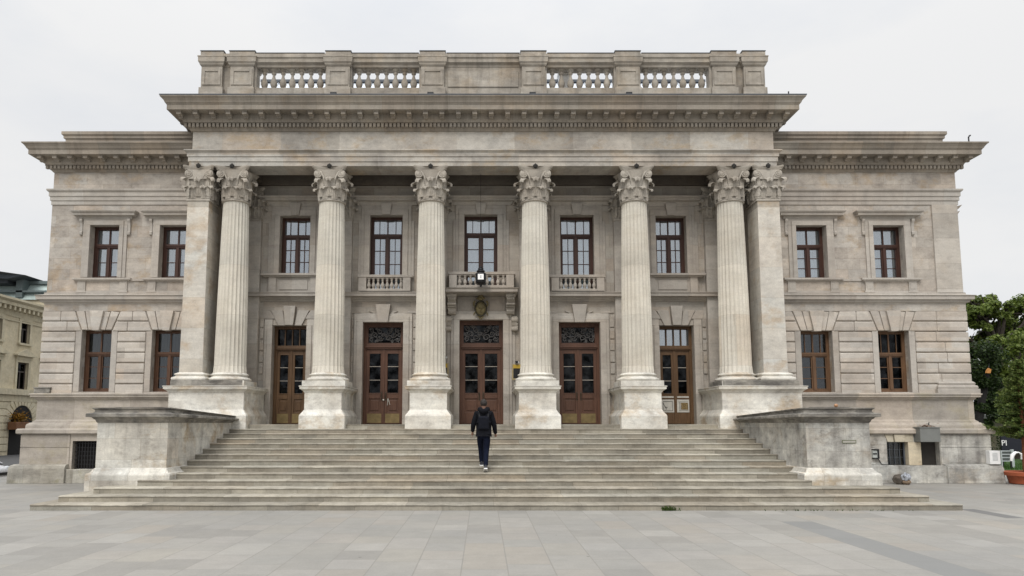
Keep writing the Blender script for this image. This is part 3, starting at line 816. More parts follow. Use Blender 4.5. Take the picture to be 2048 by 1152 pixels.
m = MB(); m.sweep([(-HW+.04,40), (-HW+.04,YE+.04), (HW-.04,YE+.04), (HW-.04,40)], [(-.2,ZT+.035),(.775,ZT-.02),(.775,ZT+.012),(-.2,ZT+.06)])
m.build("cornice_flashing", M['lead'], BLD)
# porch ceiling: beams over the columns and a coffer per bay
m = MB(); zc = za+.62
m.box(-HW+.8, HW-.8, YE+.4, YP+.2, zc, zc+.3)
m.box(-HW+.3, HW-.3, YP-.16, YP+.3, za-.02, zc)
for x in CXS: m.box(x-.40, x+.40, YE+.85, YP-.15, za+.05, zc)
for y in (YE+.98,): m.box(-HW+.5, HW-.5, YE+.84, y, zc-.16, zc)
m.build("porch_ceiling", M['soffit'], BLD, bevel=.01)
# deep body of the building behind the portico
m = MB(); m.box(-9.2, 9.2, 30, 45, 0, ZT-.1); m.box(-9.35, 9.35, 22.6, 45, ZFT+.1, ZT+.02)
m.build("central_block", M['wall'], BLD)

# ---------------------------------------------------------------- porch back wall
def ctr(off0, off1, y, Y, c=964.0): return (PX(c+off0, y, Y), PX(c+off1, y, Y))
DO = []
for off0, off1, yt in ((-421,-352,651.5), (-239.5,-158,644.5), (-45.5,42.5,640), (154,237.5,644.5), (355.5,425.5,651.5)):
    a, b = ctr(off0, off1, 750, YP); DO.append((a, b, LAND, PZ(yt, YP)))
WO = []
for x0, x1, yt, yb in ((560,621,432.5,548.5), (740,805.5,431,583), (928.5,995,430,577), (1120,1187.5,431,583), (1311,1372.5,432.5,548.5)):
    WO.append((PX(x0,490,YP), PX(x1,490,YP), PZ(yb,YP), PZ(yt,YP)))
m = MB(); wall_openings(m, -9.0, 9.0, LAND-.3, za+.7, YP, DO+WO, .42)
m.build("porch_wall", M['inner'], BLD, recalc=False)
for s in (-1, 1): MB().box(s*9.0, s*9.3, YE+.9, 30, 0, za+.7).build("porch_side_wall", M['inner'], BLD)
m = MB(); m.box(-9.0, 9.0, 22.10, 30, LAND-.2, LAND); m.box(-9.0, 9.0, YP+.4, 30, 6.05, 6.25)
m.build("porch_floor", M['step'], BLD)
for x in CXS:
    pl_ = MB().box(x-.44, x+.44, YP-.2, YP+.02, LAND, PZ(441, YP-.2)).build("pilaster", M['pil'], BLD, bevel=.012)
    if abs(x) < 8: MB().box(x-.5, x+.5, YP-.28, YP, ZC+.005, ZC+.25).box(x-.47, x+.47, YP-.25, YP, ZC+.251, ZC+.45).build("pilaster_base", M['pil'], pl_, bevel=.03)
    c = capital_mesh(HC*.98, .42, .16, False)
    c.build("pilaster_capital", M['carved'], pl_, smooth=True, ang=65, loc=(x, YP-.04, PZ(441, YP-.2)))
# slab band between storeys, bay by bay
ZS_0, ZS_1 = PZ(592.5, YP-.3), PZ(583.5, YP-.35)
BX = [-8.6] + CXS[1:5] + [8.6]
bays = [(CXS[i]+.46, CXS[i+1]-.46) for i in range(5)]
def slab(m, x0, x1, z0, z1, out):
    h = z1-z0
    m.sweep([(x0,YP+.05), (x0,YP), (x1,YP), (x1,YP+.05)], [(-.04,z0-.14),(.04,z0-.14),(.08,z0-.08),(.12,z0-.06),(.14,z0),(out,z0+.005),(out,z0+h*.72),(out+.03,z0+h*.80),(out+.03,z1),(-.04,z1+.03)])
for i, (x0, x1) in enumerate(bays):
    if i == 2: continue
    m = MB(); slab(m, x0-.05, x1+.05, ZS_0, ZS_1, .33)
    m.build("storey_band", M['trim'], BLD, bevel=.006)

def porch_window(o, i):
    w = part("window"); a, b, z0, z1 = o; s = .30
    bx0, bx1 = bays[i]
    m = MB(); zlow = ZS_1+.05
    for ww, out in ((s, .05), (s*.62, .09), (s*.25, .07)):
        if out == .07: continue
        e = .004 if out == .09 else 0
        m.box(a-ww, a+e, YP-out, YP+.1-e, zlow-e, z1-e); m.box(b-e, b+ww, YP-out, YP+.1-e, zlow-e, z1-e); m.box(a-ww, b+ww, YP-out, YP+.1-e, z1-e, z1+ww*1.1)
    for x in (a-s-.05, b+s+.05): m.box(x-.05, x+.05, YP-.04, YP+.1, zlow, z1-.2)
    m.build("surround", M['trim'], w, bevel=.01)
    zh = PZ(404, YP-.2); zt = PZ(391, YP-.32); c = (a+b)/2
    m = MB(); m.box(a-s-.02, b+s+.02, YP-.06, YP+.05, z1+s*1.1, zh)
    xa, xb = a-s-.12, b+s+.12; h = zt-zh
    m.sweep([(xa,YP+.2), (xa,YP), (xb,YP), (xb,YP+.2)], [(-.2,zh-.06),(.05,zh-.06),(.09,zh),(.11,zh+.2*h),(.24,zh+.3*h),(.24,zh+.6*h),(.29,zh+.72*h),(.33,zh+.95*h),(.33,zt),(-.2,zt+.04)])
    m.prism([(c-.13,z1+.0), (c+.13,z1+.0), (c+.19,zh-.03), (c-.19,zh-.03)], YP-.16, YP+.05)
    m.build("hood", M['trim'], w, bevel=.008)
    joinery(w, a, b, z0, z1, YP, M['win'], tfrac=.315 if i in (0, 4) else .24, top_bars=3, low_h=2 if i in (0, 4) else 3, low_v=1 if i != 2 else 0, deep=.30,
            cur=(None, ('sides','curtain',.34), ('full','curtain'), ('full','curtain'), None)[i])
    return w
for i, o in enumerate(WO): porch_window(o, i)
def panel_apron(i):
    o = part("window_apron"); a, b = WO[i][0]-.32, WO[i][1]+.32
    z0, z1 = ZS_1+.02, WO[i][2]
    m = MB()
    m.sweep([(a,YP+.05), (a,YP), (b,YP), (b,YP+.05)], [(-.04,z1-.13),(.16,z1-.13),(.19,z1-.09),(.25,z1-.08),(.25,z1-.01),(-.3,z1+.005)])
    for x in (a+.13, b-.13): m.box(x-.13, x+.13, YP-.14, YP+.05, z0, z1-.13)
    m.box(a+.26, b-.26, YP-.08, YP+.05, z0+.002, z1-.13); m.box(a+.36, b-.36, YP-.11, YP-.08, z0+.10, z1-.22)
    m.build("apron_panel", M['trim'], o, bevel=.01)
panel_apron(0); panel_apron(4)

BAL = MB().lathe(0, 0, [(.065,0),(.065,.05),(.05,.06),(.042,.09),(.072,.20),(.082,.28),(.068,.38),(.04,.50),(.034,.58),(.05,.62),(.052,.66),(.04,.68),(.04,.72),(.055,.78),(.065,.80),(.065,.84)], 14)
def baluster_mesh(h, k=1.0):
    m = MB(); m.v = [(x*k, y*k, z*h/.84) for x, y, z in BAL.v]; m.f = list(BAL.f); return m
def balcony(i, xa, xb, z0, ztop, out, n, label=None):
    o = part("balcony", label)
    m = MB(); h = ztop-z0; y0 = YP-out
    pw = .26
    m.sweep([(xa,YP), (xa,y0+.24), (xb,y0+.24), (xb,YP)], [(-.24,ztop-.14),(.0,ztop-.14),(.02,ztop-.11),(.06,ztop-.09),(.06,ztop-.02),(.04,ztop),(-.24,ztop+.004)])
    m.build("rail", M['trim'], o, bevel=.006)
    m = MB()
    for x in (xa, xb-pw): m.box(x, x+pw, y0+.02, y0+.30, z0, ztop-.142)
    for x in (xa+.02, xb-.2): m.box(x, x+.18, y0+.302, YP, z0, ztop-.142)
    m.box(xa+pw, xb-pw, y0+.04, y0+.26, z0, z0+.08)
    m.build("rail_pier", M['trim'], o, bevel=.008)
    bh = ztop-.14-z0-.08
    first = None
    for k in range(n):
        x = xa+pw+(xb-xa-2*pw)*(k+.5)/n
        if first is None: first = baluster_mesh(bh, .85).build("baluster", M['trim'], o, smooth=True, loc=(x, y0+.15, z0+.08))
        else:
            d = first.copy(); COL.objects.link(d); d.location = (x, y0+.15, z0+.08); d.parent = o
    return o
zr = PZ(546.5, YP-.4)
balcony(1, *(PX(x, 560, YP-.35) for x in (717, 821)), ZS_1+.03, zr, .38, 8)
balcony(3, *(PX(x, 560, YP-.35) for x in (1103, 1209)), ZS_1+.03, zr, .38, 8)
# middle balcony on two consoles
xa, xb = PX(898, 560, YP-.75), PX(1028, 560, YP-.75)
zb0, zb1 = PZ(585, YP-.75), PZ(575.5, YP-.8)
bc = balcony(2, xa, xb, zb1+.02, PZ(541.5, YP-.75), .80, 9, "middle balcony carried on two scrolled consoles above the main door")
m = MB(); m.sweep([(xa-.02,YP), (xa-.02,YP-.72), (xb+.02,YP-.72), (xb+.02,YP)], [(-.7,zb0),(.06,zb0),(.10,zb0+.02),(.10,zb0+.11),(.14,zb0+.14),(.14,zb1),(-.7,zb1+.03)])
m.build("slab", M['trim'], bc, bevel=.006)
for x in (PX(904,600,YP-.3), PX(1021,600,YP-.3)):
    m = MB(); zt = zb0-.002; zbm = PZ(629, YP-.2); hh_ = zt-zbm
    m.prism_x([(YP+.02,zt),(YP-.58,zt),(YP-.60,zt-.10*hh_),(YP-.56,zt-.32*hh_),(YP-.44,zt-.45*hh_),(YP-.33,zt-.55*hh_),(YP-.29,zt-.7*hh_),(YP-.31,zt-.85*hh_),(YP-.25,zt-.97*hh_),(YP-.12,zt-hh_),(YP+.02,zt-hh_)], x-.135, x+.135)
    m.box(x-.165, x+.165, YP-.62, YP+.02, zt-.11, zt-.003)
    for k in range(4): m.box(x-.115+k*.064, x-.075+k*.064, YP-.615, YP-.5, zt-.32*hh_, zt-.12)
    for k in range(3): m.tube([(x-.15, YP-.45+k*.09, zt-.50*hh_-k*.06), (x+.15, YP-.45+k*.09, zt-.50*hh_-k*.06)], .045, 10)
    m.build("console", M['carved'], bc, bevel=.012)
# carved drop ornaments beside the main door
for x, s in ((PX(897,660,YP-.1), -1), (PX(1029,660,YP-.1), 1)):
    m = MB(); z1 = PZ(632, YP-.15); z0 = PZ(662, YP-.15)
    m.prism_x([(YP+.02,z1),(YP-.14,z1),(YP-.20,z1-.14),(YP-.15,z1-.30),(YP-.11,z1-.36),(YP-.19,z0+.06),(YP-.16,z0),(YP+.02,z0)], x-.09, x+.09)
    m.tube([(x-.11,YP-.15,z1-.13), (x+.11,YP-.15,z1-.13)], .085, 12); m.tube([(x-.11,YP-.13,z0+.07), (x+.11,YP-.13,z0+.07)], .075, 12)
    for k in range(4): m.sphere((x+s*.09, YP-.12, z1-.18-k*.09), .05-.006*k, 8, 6)
    m.build("door_console", M['carved'], BLD, bevel=.01)

# bronze-green coat of arms over the main door
crest = part("cartouche", "weathered olive-bronze shield ornament with crown over the main door")
cx, cz = PX(961.5, 615, YP-.25), PZ(617, YP-.25); yy = YP-.2
bronze = plain("olive_bronze", (.16,.13,.062), .55, metal=.25, var=.45, scale=14, bump=.4)
dbronze = plain("dark_bronze", (.028,.025,.014), .6, var=.3, bump=.3)
m = MB(); out = []
for k in range(40):
    a = 2*math.pi*k/40; r = 1+.05*math.cos(4*a)
    out.append((cx+.175*r*math.sin(a), cz+.235*r*math.cos(a)-(.03 if math.cos(a) < -.9 else 0)))
m.prism(out, yy-.03, yy+.2); m.sphere((cx, yy-.03, cz), .175, 20, 12, (.95,.30,1.25))
m.sphere((cx-.05, yy-.085, cz+.02), .035, 8, 6); m.sphere((cx+.05, yy-.085, cz+.02), .035, 8, 6); m.sphere((cx, yy-.09, cz-.04), .04, 8, 6, (.7,.8,1.6)); m.tube([(cx-.06,yy-.08,cz-.11), (cx,yy-.085,cz-.125), (cx+.06,yy-.08,cz-.11)], .016, 6)
m.build("shield", bronze, crest, smooth=True)
m = MB()
m.tube([(cx+.19*math.sin(2*math.pi*k/32), yy-.05, cz+.255*math.cos(2*math.pi*k/32)) for k in range(33)], .024, 6)
m.build("shield_rim", dbronze, crest, smooth=True)
m = MB()
for s in (-1, 1):
    m.tube([(cx+s*(.19+.05*math.sin(k*.8)), yy-.03, cz+.26-k*.05) for k in range(11)], [.04-.002*k for k in range(11)], 6)
    m.tube([(cx+s*(.04+.09*math.cos(a)), yy-.03, cz+.33+.06*math.sin(a)) for a in [k*.5 for k in range(9)]], .026, 6)
    m.tube([(cx+s*(.02+.07*math.cos(a)), yy-.03, cz-.30+.05*math.sin(a)) for a in [k*.5 for k in range(10)]], .022, 6)
m.sphere((cx, yy-.02, cz+.44), .085, 12, 8, (1,.8,.9)); m.sphere((cx, yy-.02, cz+.54), .035, 8, 6); m.sphere((cx, yy-.03, cz+.34), .07, 10, 8, (1.4,.7,.8))
m.build("crest_scroll", bronze, crest, smooth=True)
# panel above the main door
m = MB(); x0, x1 = PX(915,610,YP), PX(1010,610,YP); z0, z1 = PZ(630,YP), PZ(594,YP)
m.box(x0, x1, YP-.03, YP+.02, z0, z1)
for xa_, xb_ in ((x0+.08, cx-.22), (cx+.22, x1-.08)): m.box(xa_, xb_, YP-.05, YP-.029, z0+.10, z1-.10); m.box(xa_+.06, xb_-.06, YP-.062, YP-.049, z0+.16, z1-.16)
m.build("door_panel", M['trim'], BLD, bevel=.008)

# ---------------------------------------------------------------- doors
def scroll_grille(parent, a, b, z0, z1, y, seed):
    """leaf-and-scroll ironwork filling a fanlight, mirrored about its middle"""
    m = MB(); rnd = random.Random(seed); W, H = b-a, z1-z0; c = (a+b)/2
    for s in (-1, 1):
        for (ux, uz, r, h, ph) in ((.14,.30,.20,1,0),(.14,.72,.18,-1,1.5),(.30,.50,.19,1,3.1),(.40,.22,.15,-1,.8),(.40,.80,.15,1,2.2),(.045,.5,.13,-1,0),(.24,.12,.10,1,4),(.25,.90,.10,-1,5),(.46,.50,.13,1,1)):
            px, pz, rr = c+s*ux*W, z0+uz*H, r*H
            pts = []; N = 18
            for k in range(N):
                t = k/(N-1); an = ph+h*s*t*2*math.pi*1.35; q = rr*(1-.78*t)*(1+.1*math.sin(t*19))
                x = min(b-.015, max(a+.015, px+math.cos(an)*q)); z = min(z1-.015, max(z0+.015, pz+math.sin(an)*q))
                pts.append((x, y-.012*t, z))
            m.tube(pts, [.020-.009*k/(N-1) for k in range(N)], 5)
            for k in (4, 8, 12):
                p = pts[k]; an = rnd.uniform(0, 6.28); L = .085
                m.tube([p, (p[0]+math.cos(an)*L*.5, y-.02, p[2]+math.sin(an)*L*.5), (min(b-.01,max(a+.01,p[0]+math.cos(an)*L)), y-.01, min(z1-.01,max(z0+.01,p[2]+math.sin(an)*L)))], [.010,.020,.004], 5)
    m.build("transom_grille", M['grille'], parent, smooth=True)

def door(o, i):
    a, b, z0, z1 = o; kind = 'outer' if i in (0, 4) else 'inner'
    lab = {0: "brown double door behind the column with a plain glazed transom", 1: "reddish double door with scrolled grille, brass kick plates and a hanging cord", 2: "wide central double door with scrolled grille", 3: "reddish double door with dark grille and two brass kick plates", 4: "ochre double door with white sheets taped on its lower panels"}[i]
    d = part("door", lab); wm = M['door2'] if kind == 'outer' else M['door']
    y0 = YP+.30; zt = PZ(695, y0) if kind == 'outer' else PZ(692, y0)
    f = .085
    m = MB(); m.box(a-.03, a+f, y0, y0+.14, z0, z1+.03); m.box(b-f, b+.03, y0, y0+.14, z0, z1+.03); m.box(a+f, b-f, y0, y0+.14, z1-f, z1+.03)
    m.box(a+f, b-f, y0-.04, y0+.14, zt-.10, zt+.06); m.box(a+f*.6, b-f*.6, y0-.07, y0-.04, zt-.055, zt-.015)
    tz0, tz1 = zt+.06, z1-f
    if kind == 'outer':
        for k in range(1, 4): x = a+f+(b-a-2*f)*k/4; m.box(x-.02, x+.02, y0+.03, y0+.08, tz0, tz1)
    else:
        for xx in (a+f, b-f-.05): m.box(xx, xx+.05, y0+.02, y0+.12, tz0, tz1)
        m.box(a+f+.05, b-f-.05, y0+.02, y0+.12, tz1-.05, tz1); m.box(a+f+.05, b-f-.05, y0+.02, y0+.12, tz0, tz0+.05)
    m.build("frame", wm, d, bevel=.006)
    MB().box(a+f, b-f, y0+.09, y0+.096, tz0, tz1).build("transom_pane", M['glass'] if i == 4 else M['dglass'], d)
    if kind == 'inner':
        scroll_grille(d, a+f+.05, b-f-.05, tz0+.05, tz1-.05, y0+.05, i)
        MB().box(a+f+.05, b-f-.05, y0+.10, y0+.105, tz0, tz1).build("transom_backing", M['dark'], d)
    zl0, zl1 = z0+.015, zt-.10; c = (a+b)/2; H = zl1-zl0
    gz0, gz1 = zl0+H*.40, zl1-H*.055
    for s, (p, q) in enumerate(((a+f, c-.012), (c+.012, b-f))):
        m = MB(); w = .105 if kind == 'inner' else .10; L, Rr = p+w, q-w
        yl0, yl1 = y0+.03, y0+.10
        m.box(p, L, yl0, yl1, zl0, zl1); m.box(Rr, q, yl0, yl1, zl0, zl1)
        m.box(L, Rr, yl0, yl1, gz1, zl1); m.box(L, Rr, yl0, yl1, gz0-.17, gz0)
        pz0, pz1 = zl0+H*.155, gz0-.17
        m.box(L, Rr, yl0, yl1, zl0, pz0); m.box(L, Rr, yl0+.03, yl1, pz0, pz1)
        m.prism([(L+.05,pz0+.06),(Rr-.05,pz0+.06),(Rr-.05,pz1-.06),(L+.05,pz1-.06)], yl0+.008, yl0+.04)
        for zz in (gz0-.005, gz1-.025): m.box(L-.02, Rr+.02, yl0-.015, yl0+.01, zz, zz+.03)
        for xx in (L-.02, Rr-.005): m.box(xx, xx+.025, yl0-.012, yl0+.01, gz0+.025, gz1-.025)
        if s == 0: m.box(q-.03, q+.04, yl0-.03, yl0, zl0, zl1)
        m.build("leaf", wm, d, bevel=.008)
        g = MB(); g.box(L, Rr, yl0+.03, yl0+.036, gz0, gz1); g.build("pane", M['dglass'], d)
        g = MB()
        for k in (1, 2): zz = gz0+(gz1-gz0)*k/3; g.box(L, Rr, yl0+.005, yl0+.028, zz-.010, zz+.010)
        g.build("glazing_bar", plain("pale_bar", (.38,.34,.29), .5), d)
        if kind == 'inner' and i != 2 or i == 0:
            g = MB(); g.box(p+.05, q-.06, yl0-.006, yl0-.001, zl0+.03, zl0+H*.135)
            for px in (p+.07, q-.08):
                for pz in (zl0+.05, zl0+H*.115): g.sphere((px, yl0-.006, pz), .010, 6, 4)
            g.build("kick_plate", M['brass'], d)
        if kind == 'inner':
            hx = c-.07 if s == 0 else c+.07; hz = gz0-.085
            g = MB(); g.tube([(hx,yl0-.002,hz-.12), (hx,yl0-.06,hz-.10), (hx,yl0-.07,hz), (hx,yl0-.06,hz+.10), (hx,yl0-.002,hz+.12)], .012, 8); g.box(hx-.022, hx+.022, yl0-.008, yl0, hz-.15, hz+.15)
            g.build("handle", plain("worn_bronze", (.09,.07,.05), .35, metal=.6), d, smooth=True)
        if i == 4:
            g = MB(); g.box(L-.06, Rr+.06, yl0-.012, yl0-.005, pz0+.0, pz1-.01)
            g.build("taped_sheet", M['paper'], d)
            g = MB()
            if s == 1:
                for xx in (L+.02, L+.045): g.box(xx, xx+.008, yl0-.016, yl0-.0125, pz0+.08, pz1-.10)
                for zz in (pz0+.06, pz1-.09): g.box(L+.0, Rr+.02, yl0-.016, yl0-.0125, zz, zz+.008)
                g.build("sheet_mark", M['iron'], d)
                g = MB(); g.box(L+.075, Rr+.015, yl0-.016, yl0-.0125, pz0+.09, pz1-.12)
                g.build("sheet_picture", M['ochrepic'], d)
            else:
                for xx in (L-.02, Rr+.0): g.box(xx, xx+.012, yl0-.016, yl0-.0125, pz0+.05, pz1-.08)
                for zz in (pz0+.05, pz1-.08): g.box(L-.02, Rr+.012, yl0-.0205, yl0-.0165, zz, zz+.012)
                g.tube([(L-.02,yl0-.018,pz1-.12), (L+.10,yl0-.018,pz0+.10)], .008, 4); g.tube([(L+.03,yl0-.018,pz1-.25), (L+.13,yl0-.018,pz0+.16)], .007, 4)
                g.build("sheet_mark", M['iron'], d)
            MB().box(L-.05, Rr+.05, yl0-.018, yl0-.012, gz0-.12, gz0-.07).build("pale_strip", M['paper'], d)
    if i == 1:
        g = MB(); x = c+.17; zz = zl0+H*.30
        g.tube([(x-.02,y0+.015,zz+.10), (x-.025,y0+.01,zz), (x-.035,y0+.012,zz-.14)], .011, 5); g.tube([(x-.02,y0+.015,zz+.10), (x+.03,y0+.008,zz-.04), (x+.05,y0+.012,zz-.12)], .010, 5)
        g.sphere((c-.0, y0-.02, zz+.04), .035, 8, 6)
        g.build("hanging_cord", M['paper'], d, smooth=True)
M['paper'] = plain("off_white_paper", (.50,.48,.43), .8, var=.15)
M['ochrepic'] = plain("ochre_sketch", (.20,.14,.06), .8, var=.9, scale=22)
for i, o in enumerate(DO): door(o, i)

def door_stone(o, i):
    s = part("door_surround"); a, b, z0, z1 = o; c = (a+b)/2
    m = MB(); w = .30 if i in (1, 2, 3) else .27
    for ww, out in ((w, .06), (w*.66, .10)):
        e = .004 if out == .10 else 0
        m.box(a-ww, a+e, YP-out, YP+.1-e, z0-e, z1-e); m.box(b-e, b+ww, YP-out, YP+.1-e, z0-e, z1-e)
        if i in (1, 2, 3): m.box(a-ww, b+ww, YP-out, YP+.1-e, z1-e, z1+ww)
    if i in (0, 4):
        for s_ in (-1, 1):
            e = a if s_ < 0 else b
            m.box(min(e, e-s_*-.0)-(w if s_ < 0 else 0), max(e, e)+(w if s_ > 0 else 0), YP-.06, YP+.1, z1, z1+.22)
    if i == 2: m.box(a-w-.12, a-w-.01, YP-.03, YP+.1, z0, z1+w); m.box(b+w+.01, b+w+.12, YP-.03, YP+.1, z0, z1+w)
    m.build("architrave", M['pil'], s, bevel=.012)
    if i != 2:
        zt = PZ(610, YP); m = MB()
        if i in (1, 3):
            m.prism([(c-.17,z1-.02), (c+.17,z1-.02), (c+.26,zt), (c-.26,zt)], YP-.19, YP+.05)
            m.build("keystone", M['trim'], s, bevel=.015); m = MB()
            for s_ in (-1, 1):
                if m.v: m.build("voussoir", M['trim'], s, bevel=.015); m = MB()
                m.prism([(c+s_*.24,z1+.30), (c+s_*.34,z1+.30), (c+s_*.50,zt-.22), (c+s_*.32,zt-.22)][::s_], YP-.05, YP+.05); m.prism([(c+s_*.75,z1+.31), (c+s_*1.20,z1+.31), (c+s_*1.20,zt-.22), (c+s_*.86,zt-.22)][::s_], YP-.04, YP+.05)
        else:
            zt2 = PZ(613, YP)
            m.prism([(c-.14,z1), (c+.14,z1), (c+.21,zt2), (c-.21,zt2)], YP-.18, YP+.05)
            m.build("keystone", M['trim'], s, bevel=.015); m = MB()
            for s_ in (-1, 1):
                if m.v: m.build("voussoir", M['trim'], s, bevel=.015); m = MB()
                m.prism([(c+s_*.16,z1), (c+s_*.40,z1), (c+s_*.66,zt2-.14), (c+s_*.25,zt2-.14)][::s_], YP-.07, YP+.05)
                m.prism([(c+s_*.47,z1+.23), (c+s_*.95,z1+.23), (c+s_*.95,zt2-.14), (c+s_*.71,zt2-.14)][::s_], YP-.045, YP+.05)
        m.build("voussoir", M['trim'], s, bevel=.015)
    # toothed block edges at either side
    if i != 2:
        x0, x1 = bays[i]; h = .40; m, m2 = MB(), MB()
        for k in range(10):
            z = ZC+.5+k*h
            if z+h > PZ(625, YP): break
            if a-w-.03 > x0: m.box(x0, a-w-.03, YP-.05, YP+.02, z+.018, z+h-.018)
            if b+w+.03 < x1: m2.box(b+w+.03, x1, YP-.05, YP+.02, z+.018, z+h-.018)
        for q_ in (m, m2):
            if q_.v: q_.build("edge_blocks", M['inner'], s, bevel=.02)
for i, o in enumerate(DO): door_stone(o, i)

# ---------------------------------------------------------------- roof balustrade
rb = part("roof_balustrade"); YB = 22.32
zb, z_rt, z_rb, z_pt = ZT+.03, PZ(106, YB-.05), PZ(131, YB), PZ(102.5, YB-.05)
z_bb = PZ(176.5, YB+.1)
PXS = [(-8.94,.345), (-7.95,.385), (-4.78,.385), (-1.665,.385), (1.665,.385), (4.78,.385), (7.95,.385), (8.94,.345)]
zq = z_rb-.02; hq = z_pt-zq
for x, w in PXS:
    m = MB(); d = .62; ya = YB
    m.box(x-w, x+w, ya, ya+d, zb, z_rb-.02)
    m.box(x-w-.05, x+w+.05, ya-.05, ya+d+.02, zb, z_bb-.03)
    zA, zB = z_bb+.06, z_rb-.12; t = .09
    m.box(x-w+.04, x-w+.04+t, ya-.028, ya+.01, zA, zB); m.box(x+w-.04-t, x+w-.04, ya-.028, ya+.01, zA, zB); m.box(x-w+.04+t, x+w-.04-t, ya-.028, ya+.01, zB-t, zB); m.box(x-w+.04+t, x+w-.04-t, ya-.028, ya+.01, zA, zA+t*.6)
    m.sweep([(x-w,YB+.7), (x-w,YB), (x+w,YB), (x+w,YB+.7)], [(-.2,zq),(.02,zq),(.05,zq+.10*hq),(.055,zq+.16*hq),(.09,zq+.26*hq),(.095,zq+.55*hq),(.11,zq+.60*hq),(.11,zq+.66*hq),(.035,zq+.70*hq),(.035,zq+hq),(-.35,zq+hq+.02)])
    m.box(x-w+.1, x+w-.1, YB+.1, YB+.69, zq+.7*hq, zq+hq+.02)
    m.build("pier", M['parapet'], rb, bevel=.008)
    MB().box(x-w-.05, x+w+.05, YB-.05, YB+.66, zq+hq+.022, zq+hq+.037).build("pier_flashing", M['lead'], rb)
m = MB()
hq = z_rt-z_rb
m.sweep([(-8.9,YB+.12), (8.9,YB+.12)], [(-.42,z_rb),(.0,z_rb),(.02,z_rb+.2*hq),(.10,z_rb+.32*hq),(.10,z_rb+.62*hq),(.14,z_rb+.70*hq),(.14,z_rb+hq),(-.42,z_rb+hq+.015)])
for a, b in ((-8.9,-7.95), (7.95,8.9), (-1.665,1.665)): m.box(a, b, YB+.13, YB+.5, zb, z_rb)
m.box(-1.17, 1.17, YB+.095, YB+.13, z_bb+.05, z_rb-.14); 
m.build("top_rail", M['parapet'], rb, bevel=.006)
for a, b in ((-7.6,-5.1), (-4.45,-2.0), (2.0,4.45), (5.1,7.6)):
    m = MB(); m.box(a, b, YB+.05, YB+.56, zb, z_bb)
    m.box(a, a+.11, YB+.10, YB+.46, z_bb, z_rb); m.box(b-.11, b, YB+.10, YB+.46, z_bb, z_rb)
    m.build("bottom_rail", M['parapet'], rb, bevel=.01)
RBAL = MB().lathe(0, 0, [(.085,0),(.085,.06),(.06,.075),(.055,.10),(.095,.17),(.115,.25),(.108,.33),(.072,.45),(.044,.55),(.042,.62),(.075,.66),(.08,.69),(.05,.71),(.055,.74),(.105,.78),(.115,.80),(.115,.84)], 16)
first = None
for a, b in ((-7.55,-5.16), (-4.39,-2.05), (2.05,4.39), (5.16,7.55)):
    n = 7
    for k in range(n):
        x = a+.11+(b-a-.22)*(k+.5)/n
        if first is None:
            RBAL.v = [(p, q_, r*(z_rb-z_bb)/.84) for p, q_, r in RBAL.v]; first = RBAL.build("baluster", M['parapet'], rb, smooth=True, loc=(x, YB+.30, z_bb))
        else:
            d = first.copy(); COL.objects.link(d); d.location = (x, YB+.30, z_bb); d.parent = rb
            d.rotation_euler.z = k*.7
for a, b in ((-7.5,-5.23), (-4.33,-2.12), (-1.21,1.21), (2.12,4.33), (5.23,7.5)): MB().box(a, b, YB-.03, YB+.54, z_rt+.017, z_rt+.030).build("rail_flashing", M['lead'], rb)
# side returns of the balustrade
for s in (-1, 1):
    m = MB(); m.box(s*8.62, s*9.26, YB+.63, 34, zb, z_rb); m.box(s*8.55, s*9.35, YB+.63, 34, z_rb, z_rt)
    m.build("side_parapet", M['parapet'], rb)
# pale metal roof behind
m = MB(); m.add([(-8.3,23.2,ZT+.05),(8.3,23.2,ZT+.05),(8.3,25.6,PZ(164.5,25.6)),(-8.3,25.6,PZ(164.5,25.6)),(8.3,40,PZ(164.5,25.6)),(-8.3,40,PZ(164.5,25.6)),(8.3,40,ZT),(-8.3,40,ZT)], [(0,1,2,3),(3,2,4,5),(5,4,6,7),(1,6,4,2),(0,3,5,7)])
for k in range(34): x = -8.2+k*.5; m.add([(x,23.2,ZT+.10),(x+.03,23.2,ZT+.10),(x+.03,25.6,PZ(164.5,25.6)+.05),(x,25.6,PZ(164.5,25.6)+.05)], [(0,1,2,3)])
m.build("metal_roof", M['roofmetal'], BLD)
MB().box(-8.35, 8.35, 25.45, 25.75, PZ(164.5,25.6)-.05, PZ(164.5,25.6)+.04).build("roof_ridge", M['lead'], BLD)
m = MB(); xx = PX(1129,155,23.1); m.box(xx-.17, xx+.17, 23.15, 23.5, ZT+.1, PZ(146,23.1)); m.box(xx-.22, xx+.22, 23.1, 23.55, PZ(146,23.1), PZ(146,23.1)+.06); m.build("roof_vent", M['white'], BLD)
